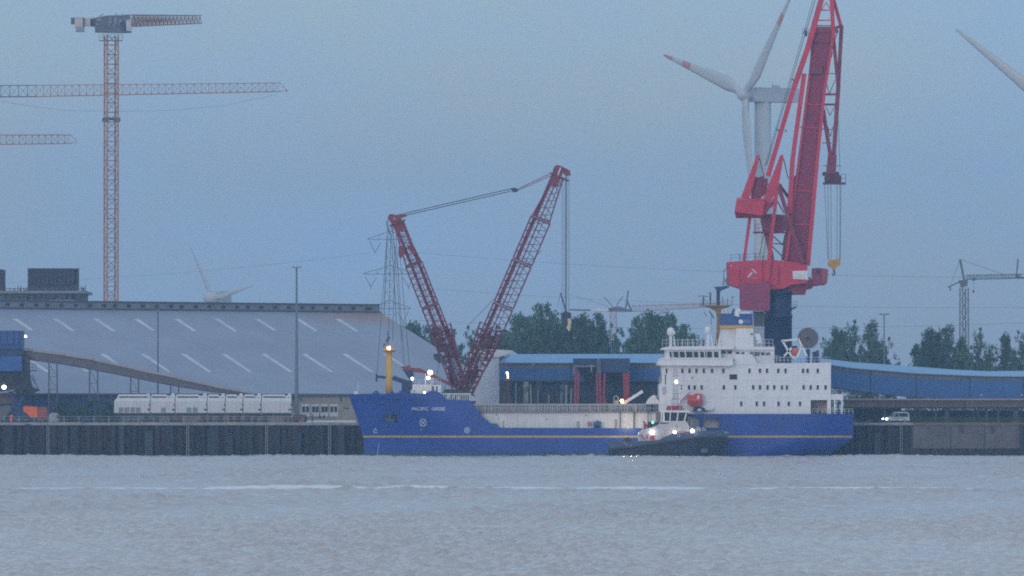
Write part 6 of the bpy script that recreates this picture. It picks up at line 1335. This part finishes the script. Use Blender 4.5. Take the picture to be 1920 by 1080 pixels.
def turbine(lab, hubpx, Y, Lpx, k, angs, tower_px, tw, marks=True, cone=22, bands=True, wide=1.0, nac=1.0):
    s_ = S(Y); hub = P(hubpx[0], hubpx[1], Y); L_ = Lpx * s_
    psi = math.asin(k); px_ = Vector((math.sin(psi), -math.cos(psi) * 1.0, 0)); ax = Vector((-math.cos(psi), -math.sin(psi), 0))   # rotor plane direction, rotor axis towards the left
    dx = (tower_px - hubpx[0]) * s_; r_ = thing('wind_turbine', lab, 'wind turbine', (hub.x + dx, Y, QZ)); 
    mb = MB(); back = -ax; tb_ = hub + back * (dx / back.x if abs(back.x) > .1 else 0)
    mb.lathe((tb_.x, tb_.y, 0), [(tw * s_ * .62, QZ), (tw * s_ * .5, hub.z - 2.8)], 24); mb.build('tower', WT, r_, smooth=True)
    mb = MB(); n0 = hub + back * (L_ * .055); n1 = hub + back * (L_ * .40 if marks else L_ * .3); mb.bar(n0, n1, L_ * .048 * nac, 4, h=L_ * .058 * nac); mb.bar(n0 - back * L_ * .02 , n0 + back * .1, L_ * .04, 8, r2=L_ * .05); nc = mb.build('nacelle', WT, r_)
    sdv = Vector((0, 0, 1)).cross(back).normalized(); sdv = sdv if sdv.y < 0 else -sdv
    if marks:
        for zz in (.030, -.022):
            mb = MB(); a = hub + back * (L_ * .19) + sdv * (L_ * .0495) + Vector((0, 0, zz * L_)); b_ = n1 + sdv * (L_ * .0495) + Vector((0, 0, zz * L_)) - back * .5; mb.bar(a, b_, L_ * .0085, 4, h=L_ * .003); mb.build('red_stripe', WTR, nc)
        mb = MB(); gm_ = mat('nacelle_mark_grey_blue', (.12, .19, .28), .5)
        c0 = hub + back * (L_ * .10) + sdv * (L_ * .050)
        for u0, u1, zz in ((0, .022, .030), (.028, .060, .034), (.030, .056, .018), (.004, .024, .012)): mb.bar(c0 + back * u0 * L_ + Vector((0, 0, zz * L_)), c0 + back * u1 * L_ + Vector((0, 0, zz * L_)), L_ * .0045, 4, h=L_ * .003)
        mb.bar(c0 + back * .012 * L_ + Vector((0, 0, -.002 * L_)), c0 + back * .046 * L_ + Vector((0, 0, -.002 * L_)), L_ * .005, 4, h=L_ * .003); mb.bar(c0 + back * .022 * L_ + Vector((0, 0, -.014 * L_)), c0 + back * .036 * L_ + Vector((0, 0, -.014 * L_)), L_ * .005, 4, h=L_ * .003)
        mb.build('maker_mark', gm_, nc)
        mb = MB(); a = n1 - back * L_ * .18 + Vector((0, 0, L_ * .06)); mb.bar(a, a + back * L_ * .06, L_ * .008); mb.bar(a, a + Vector((0, 0, L_ * .03)), .15); mb.build('cooler', WT, nc)
    mb = MB(); mb.ball(hub, L_ * .048 * nac, 14, sx=1.2); hb_ = mb.build('hub', WT, r_, smooth=True)
    for a in angs:
        a = math.radians(a); d = Vector((0, 0, 1)) * math.cos(a) + px_ * math.sin(a); d = d + ax * (cone / Lpx * .8) if cone else d; dn = d.normalized()
        mb = MB(); blade(mb, hub, d, L_, ax, L_ * .03, bands, bend=0.0, w=.03 * wide); mb.build('blade', [WT, WTR], r_, smooth=True)
    return r_
turbine('large white wind turbine with red-striped nacelle, behind the red harbour crane', (1397, 177), 1350, 276, .51, (-72, 46, 166), 1431, 31, wide=1.45)
turbine('white wind turbine reaching in from the right edge, only one blade tip in view', (2035, 258), 900, 345, .85, (-52, 68, 188), 2075, 38, cone=10, bands=False, wide=1.3)
turbine('small distant wind turbine sinking behind the ridge of the big shed', (397, 559), 1900, 118, .70, (-32, 79, 200), 397, 14, marks=False, cone=0, bands=False, wide=1.3, nac=2.3)

# ============================================================= pylon and power lines
Yq = 1500.0
py_ = thing('electricity_pylon', 'faint lattice electricity pylon behind the ropes of the red V crane', 'pylon', (X(731, Yq), Yq, QZ)); PG = mat('pylon_grey', (.12, .14, .15), .6)
mb = MB(); lattice(mb, (X(733, Yq), Yq, QZ), (X(730, Yq), Yq, Z(440, Yq)), 9.5, 1.8, 9.5, 1.8, 16, .16, .09); mb.bar((X(730, Yq), Yq, Z(440, Yq)), (X(724, Yq), Yq, Z(414, Yq)), .25); mb.bar((X(732, Yq), Yq, Z(440, Yq)), (X(724, Yq), Yq, Z(414, Yq)), .15); mb.build('tower', PG, py_)
for yy, l_, r_2 in ((449, 689, 772), (514, 681, 780), (579, 692, 770)):
    mb = MB()
    for e in (l_, r_2):
        mb.pbar((731, yy), (e, yy), Yq, Yq, .13); mb.pbar((731, yy - 16), (e, yy - 1), Yq, Yq, .12); q = 731 + (e - 731) * .5; mb.pbar((q, yy), (731 + (e - 731) * .3, yy - 11), Yq, Yq, .08); mb.pbar((q, yy), (q, yy - 8), Yq, Yq, .08)
    am = mb.build('cross_arm', PG, py_)
    for e in (l_, r_2):
        s_ = -1 if e == l_ else 1; mb = MB(); c = e - s_ * 14; mb.pbar((e - s_ * 4, yy + 4), (c, yy + 24), Yq, Yq, .14); mb.pbar((e - s_ * 25, yy + 6), (c, yy + 24), Yq, Yq, .14); mb.pbar((c, yy + 24), (c, yy + 28), Yq, Yq, .12); mb.build('insulator', PG, am)
py2 = thing('electricity_pylon', 'electricity pylon standing beyond the right edge of the view', 'pylon', (X(2080, 900), 900, QZ))
mb = MB(); lattice(mb, (X(2080, 900), 900, QZ), (X(2080, 900), 900, Z(400, 900)), 9, 1.8, 9, 1.8, 14, .16, .09); mb.build('tower', PG, py2)
for i, (yl, ya_, xr, yr, lab) in enumerate(((478, 472, 2060, 520, 'highest faint power line sweeping right from the pylon'), (544, 538, 2060, 575, 'middle faint power line sweeping right from the pylon'), (603, 600, 2060, 600, 'lowest faint power line hanging between the pylon and the right edge'))):
    mb = MB(); p0, p1 = P(768, ya_, Yq), P(xr, yr, 900); pts = []
    for k in range(31):
        u = k / 30; p = p0.lerp(p1, u); p.z -= 4 * u * (1 - u) * 3.2; pts.append(p)
    mb.path(pts, .05, 3); tag(mb.build('power_line', PG, None, loc=p0), lab, 'power line')
for yl, lab in ((505, 'faint power line running left from the pylon above the unfinished building'),):
    mb = MB(); p0, p1 = P(695, 474, Yq), P(-600, 522, Yq); pts = []
    for k in range(31):
        u = k / 30; p = p0.lerp(p1, u); p.z -= 4 * u * (1 - u) * 7; pts.append(p)
    mb.path(pts, .06, 3); tag(mb.build('power_line', PG, None, loc=p0), lab, 'power line')

# ============================================================= far tower cranes
Yf = 1100.0
f1 = thing('tower_crane', 'distant pinkish tower crane with a white ballast beam above the trees, low in the sky', 'tower crane', (X(1150, Yf), Yf, QZ))
mb = MB(); lattice(mb, (X(1150, Yf), Yf, QZ), (X(1150, Yf), Yf, Z(584, Yf)), 2.2, 2.2, 2.2, 2.2, 20, .15, .08); mb.build('mast', TO, f1)
mb = MB(); lattice(mb, P(1185, 579, Yf), P(1345, 572, Yf), 1.6, 1.2, 2.2, 1.2, 22, .12, .07, tri=True); mb.build('jib', TO, f1)
mb = MB(); mb.pbar((1068, 581), (1186, 583), Yf, Yf, .3); mb.poly([(1138, 578), (1160, 574), (1186, 582), (1178, 585), (1140, 584)], Yf - 1, Yf + 1); mb.build('counter_jib', TG, f1)
mb = MB(); mb.pbox(1108, 1141, 578.5, 583, Yf - 1.5, Yf + .5); mb.build('ballast_block', mat('bright_white_ballast', (.75, .72, .74), .5), f1)
mb = MB(); mb.pbar((1178, 545), (1174, 575), Yf, Yf, .28); mb.pbar((1176, 565), (1184, 583), Yf, Yf, .35); mb.pbar((1176, 565), (1171, 583), Yf, Yf, .25); mb.pbar((1133, 557), (1149, 575), Yf, Yf, .16); mb.pbar((1168, 556), (1155, 574), Yf, Yf, .16); mb.pbar((1068, 552), (1140, 574), Yf, Yf, .06); mb.build('tower_head', TG, f1)
Yf2 = 750.0
f2 = thing('tower_crane', 'dark hammerhead tower crane rising behind the trees at the right edge', 'tower crane', (X(1808, Yf2), Yf2, QZ))
mb = MB(); lattice(mb, (X(1808, Yf2), Yf2, QZ), (X(1808, Yf2), Yf2, Z(540, Yf2)), 2.2, 2.0, 2.2, 2.0, 22, .15, .09, side=(.9, .43, 0)); mb.build('mast', TG, f2)
mb = MB(); mb.poly([(1798, 526), (1815, 524), (1814, 536), (1803, 540)], Yf2 - 1, Yf2 + 1); mb.pbar((1800, 486), (1808, 526), Yf2, Yf2, .32); mb.build('tower_head', TG, f2)
mb = MB(); lattice(mb, P(1812, 520, Yf2), P(1918, 518, Yf2), 1.3, 1.3, 1.3, 1.3, 16, .13, .08); mb.build('jib', TG, f2)
mb = MB(); mb.pbar((1777, 539), (1802, 527), Yf2, Yf2, .22); mb.pbar((1782, 537), (1782, 545), Yf2, Yf2, .2); mb.build('counter_jib', TG, f2)
mb = MB(); mb.pbar((1800, 486), (1782, 536), Yf2, Yf2, .05); mb.pbar((1802, 487), (1880, 514), Yf2, Yf2, .06); mb.pbar((1826, 522), (1826, 545), Yf2, Yf2, .05); mb.pbox(1823, 1829, 521, 526, Yf2 - .3, Yf2 + .3); mb.pbox(1824, 1827, 544, 549, Yf2 - .2, Yf2 + .2); mb.build('rope', DSTEEL, f2)
mb = MB(); mb.poly([(1809, 537), (1814, 537), (1814, 543), (1810, 543)], Yf2 - 1.6, Yf2 - .8); mb.build('operator_cab', TWH, f2)
f3 = thing('tower_crane', 'distant tower crane with only its peak and jib root showing at the right edge', 'tower crane', (X(1932, Yf2 + 90), Yf2 + 90, QZ)); Y3 = Yf2 + 90
mb = MB(); lattice(mb, (X(1932, Y3), Y3, QZ), (X(1932, Y3), Y3, Z(530, Y3)), 2, 2, 2, 2, 22, .15, .09); mb.build('mast', TG, f3)
mb = MB(); mb.pbar((1909, 485), (1906, 516), Y3, Y3, .22); mb.poly([(1903, 521), (1907, 513), (1914, 521)], Y3 - 1, Y3 + 1); mb.pbar((1903, 521), (1990, 521), Y3, Y3, .3); mb.build('jib', TG, f3)

# ============================================================= trees
LEAF = mat('tree_foliage', (.06, .125, .07), .9, .55, .35, rnd=.25); BARK = mat('tree_bark', (.10, .09, .08), .9, .2, 1)
LEAF2 = mat('grey_green_foliage', (.07, .12, .07), .9, .5, .35, rnd=.2)
def tree_mesh(seed, H, Wd, nclump, nleaf, low=.12, airy=.6, point=False):
    """crown of rounded lobes, each a cloud of leaf clumps; width Wd in metres at height H"""
    R_ = random.Random(seed); cl = []; lobes = []
    if point: lobes = [(0, 0, H * t_, Wd * .5 * (1.12 - t_) ** .8, H * .12) for t_ in (.12, .25, .38, .5, .62, .74, .85, .93)]
    else:
        nl = max(6, int(Wd * 1.6))
        for q in range(nl):
            a = ((q + .4) / nl) ** .55; an = q * 2.4 + R_.uniform(-.4, .4); r_ = Wd * R_.uniform(.16, .25); rr = a * (Wd * .5 - r_ * .8)
            top = H * (.99 - .38 * a ** 2.2 - R_.uniform(0, .07)); zz = top - r_ * 1.1 if R_.random() < .62 else H * R_.uniform(.25, .62)
            lobes.append((rr * math.cos(an), rr * math.sin(an), zz, r_, r_ * R_.uniform(1.0, 1.5)))
        lobes.append((0, 0, H * .86, Wd * .18, H * .13)); lobes.append((0, 0, H * .5, Wd * .34, H * .3))
    for i in range(nclump):
        lx, ly, lz, lr, lh = lobes[i % len(lobes)] if i < len(lobes) * 6 else R_.choice(lobes)
        d = Vector((R_.gauss(0, 1), R_.gauss(0, 1), R_.gauss(0, 1))).normalized() * R_.random() ** .42
        cl.append((lx + d.x * lr, ly + d.y * lr, max(H * low, min(H * .97, lz + d.z * lh)), R_.uniform(.35, .85) * airy))
    mb = MB()
    for (x, y, z, r_) in cl:
        for k in range(nleaf):
            d = Vector((R_.gauss(0, 1), R_.gauss(0, 1), R_.gauss(0, .9))); d = d.normalized() * r_ * R_.random() ** .45; s_ = R_.uniform(.10, .24); p = Vector((x, y, z)) + d
            n_ = Vector((R_.gauss(0, 1), R_.gauss(0, 1), R_.gauss(.4, 1))).normalized(); u_ = n_.orthogonal().normalized(); v_ = n_.cross(u_)
            mb.add([p - u_ * s_, p - v_ * s_ * .6, p + u_ * s_, p + v_ * s_ * .6], [(0, 1, 2, 3)])
    tr = MB(); tr.bar((0, 0, 0), (0, 0, H * .55), .24, 6, r2=.13)
    for (lx, ly, lz, lr, lh) in lobes:
        tr.bar((lx * .1, ly * .1, min(H * .4, lz * .5)), (lx, ly, lz), .10, 5, r2=.04)
    for (x, y, z, r_) in cl[::4]: tr.bar((x * .5, y * .5, z * .8), (x, y, z), .04, 3, r2=.015)
    return mb, tr
variants = []
for i, (W_, nc, nl, point, low, airy) in enumerate([(8.0, 300, 40, False, .06, 1.05), (7.0, 250, 38, False, .08, .95), (10.0, 400, 42, False, .05, 1.1), (6.0, 105, 34, False, .12, .85), (5.0, 130, 32, True, .03, .8), (8.0, 130, 34, False, .12, .85)]):
    c_, t_ = tree_mesh(100 + i, 12.0, W_, nc, nl, low, airy, point); variants.append((c_, t_, W_))
vmesh = []
for c_, t_, W_ in variants:
    def mk(m_, nm, mt):
        me = bpy.data.meshes.new(nm); me.from_pydata(m_.v, [], m_.f); me.materials.append(mt); return me
    vmesh.append((mk(c_, 'crown', LEAF), mk(t_, 'trunk', BARK), W_))
def tree(px, top, w, Y, var, rot, lab, grp):
    r_ = thing('tree', lab, 'tree', (X(px, Y), Y, QZ - .1), grp); H = Z(top, Y) - QZ; k = H / 12.0; me_c, me_t, W_ = vmesh[var]; kw = w * 1.5 * S(Y) / W_
    for nm, me_ in (('crown', me_c), ('trunk', me_t)):
        o_ = bpy.data.objects.new(nm, me_); COL.objects.link(o_); o_.parent = r_; o_.rotation_euler = (0, 0, rot); o_.scale = (kw, kw, k)
G1, G2 = 'trees beyond the blue gallery and the shed', 'trees at the right beyond the blue gallery'
TL = [(772, 598, 62, 0, 'dark bushy tree emerging above the sloping right end of the big shed roof'),
 (812, 606, 52, 1, 'tree directly behind the left leg of the red V crane'),
 (850, 608, 40, 3, 'sparse tree seen low between the two red lattice booms, left one'),
 (882, 606, 44, 5, 'airy tree seen between the two red lattice booms, right one'),
 (915, 622, 48, 1, 'tree hidden behind the foot of the right red boom'),
 (948, 606, 46, 3, 'narrow tree just right of the red main boom'),
 (975, 582, 70, 0, 'broad dark tree, left half of the big clump right of the main boom'),
 (1018, 567, 88, 2, 'largest and tallest broad tree, left of the hanging crane hook'),
 (1055, 596, 52, 1, 'tree directly behind the hanging crane hook'),
 (1086, 583, 62, 0, 'round-topped dense tree just right of the hanging crane hook'),
 (1120, 585, 60, 2, 'full tree under the white ballast beam of the distant crane'),
 (1152, 602, 46, 5, 'lower airy tree under the mast of the distant crane'),
 (1178, 628, 40, 3, 'smallest tree, in the dip between the two central clumps'),
 (1200, 586, 50, 1, 'slim tree at the left of the clump left of the ship bridge'),
 (1226, 577, 60, 0, 'tallest tree of the clump left of the ship bridge'),
 (1256, 582, 50, 1, 'tree directly behind the larger white radome'),
 (1284, 606, 52, 2, 'rounded tree between the two white radomes'),
 (1318, 628, 40, 3, 'low tree behind the left of the rusty yellow ship mast')]
TR = [(1548, 628, 36, 5, 'low sparse tree close beside the toothed cable reel'),
 (1572, 608, 46, 0, 'tree second to the right of the cable reel'),
 (1602, 595, 50, 5, 'tallest airy tree of the group right of the ship stern'),
 (1634, 598, 44, 1, 'tree just left of the twin-headed lamp mast'),
 (1662, 628, 40, 5, 'ragged low tree just right of the twin-headed lamp mast'),
 (1718, 645, 34, 4, 'small pointed tree at the left end of the far right group'),
 (1748, 610, 48, 0, 'dense tree, left of the pair of equal height left of the dark crane mast'),
 (1776, 607, 46, 1, 'dense tree, right of the pair of equal height left of the dark crane mast'),
 (1804, 632, 38, 4, 'conical tree directly at the foot of the dark tower crane mast'),
 (1838, 610, 44, 5, 'airy round tree just right of the dark tower crane mast'),
 (1862, 638, 36, 3, 'low tree between the airy round tree and the green conical one'),
 (1886, 624, 38, 4, 'green conical tree near the right edge'),
 (1915, 615, 42, 5, 'airy tree cut by the right edge of the view')]
random.seed(17)
for i, (px, t_, w_, v_, lab) in enumerate(TL): tree(px, t_, w_, 430 + (i * 37) % 80, v_, random.uniform(0, 6.28), lab, G1)
for i, (px, t_, w_, v_, lab) in enumerate(TR): tree(px, t_, w_, 360 + (i * 29) % 70, v_, random.uniform(0, 6.28), lab, G2)
# low undergrowth beneath the trees: uncountable
R_ = random.Random(5); mb = MB()
def brush(px0, px1, Y0, top, n):
    for i in range(n):
        Y = Y0 + R_.uniform(-12, 12); px = R_.uniform(px0, px1); h_ = (Z(top, Y) - QZ) * (R_.random() ** .6) * (.75 + .25 * math.sin(px * .11) * math.sin(px * .037 + 1)); p = Vector((X(px, Y), Y, QZ + h_)); s_ = R_.uniform(.25, .5)
        n_ = Vector((R_.gauss(0, 1), R_.gauss(0, 1), R_.gauss(.3, 1))).normalized(); u_ = n_.orthogonal().normalized(); v_ = n_.cross(u_); mb.add([p - u_ * s_, p - v_ * s_ * .7, p + u_ * s_, p + v_ * s_ * .7], [(0, 1, 2, 3)])
brush(900, 1330, 525, 622, 16000); brush(1700, 1990, 440, 648, 10000); brush(1540, 1680, 440, 664, 3000)
mb.build('undergrowth', LEAF2, kind='stuff')
for px, w_, h_, lab in ((116, 26, 22, 'dark green bush left of the white train, nearest the orange loader'), (140, 30, 20, 'middle dark green bush left of the white train'), (172, 34, 21, 'broad dark bush left of the white train, third from the loader'), (202, 26, 21, 'dark green bush touching the left end of the white train')):
    Y = 42; r_ = thing('bush', lab, 'bush', (X(px, Y), Y, QZ), 'bushes left of the white train'); mb = MB(); R_ = random.Random(px)
    for c in range(26):
        cx = R_.uniform(-.42, .42) * w_ * S(Y); cz = R_.uniform(.1, .85) * (30 + h_) * S(Y) * (1 - .5 * (abs(cx) / (w_ * S(Y) * .5)) ** 2)
        for k in range(60):
            d = Vector((R_.gauss(0, 1), R_.gauss(0, 1), R_.gauss(0, 1))).normalized() * .62 * R_.random() ** .4; p = Vector((X(px, Y) + cx, Y + R_.uniform(-1, 1), QZ + cz)) + d; p.z = max(p.z, QZ + .05); s_ = R_.uniform(.08, .2)
            n_ = Vector((R_.gauss(0, 1), R_.gauss(0, 1), R_.gauss(.3, 1))).normalized(); u_ = n_.orthogonal().normalized(); v_ = n_.cross(u_); mb.add([p - u_ * s_, p - v_ * s_ * .7, p + u_ * s_, p + v_ * s_ * .7], [(0, 1, 2, 3)])
    mb.build('foliage', LEAF, r_)
    mb = MB(); mb.bar((X(px, Y), Y, QZ), (X(px, Y) + .2, Y, QZ + 2.2), .07, 5); mb.bar((X(px, Y), Y, QZ), (X(px, Y) - .7, Y, QZ + 2), .05, 5); mb.build('stem', BARK, r_)

# ============================================================= haze
mb = MB(); mb.bx(-2600, 2600, -1600, 4600, -3.2, 225)
hz = mb.build('haze', [], kind='stuff'); hm = bpy.data.materials.new('haze_air'); hm.use_nodes = True; t = hm.node_tree; t.nodes.clear()
o_ = t.nodes.new('ShaderNodeOutputMaterial'); pv_ = t.nodes.new('ShaderNodeVolumePrincipled'); pv_.inputs['Color'].default_value = (.44, .70, 1.0, 1); pv_.inputs['Density'].default_value = 1.6e-4; pv_.inputs['Anisotropy'].default_value = .0
t.links.new(pv_.outputs['Volume'], o_.inputs['Volume']); hz.data.materials.append(hm)
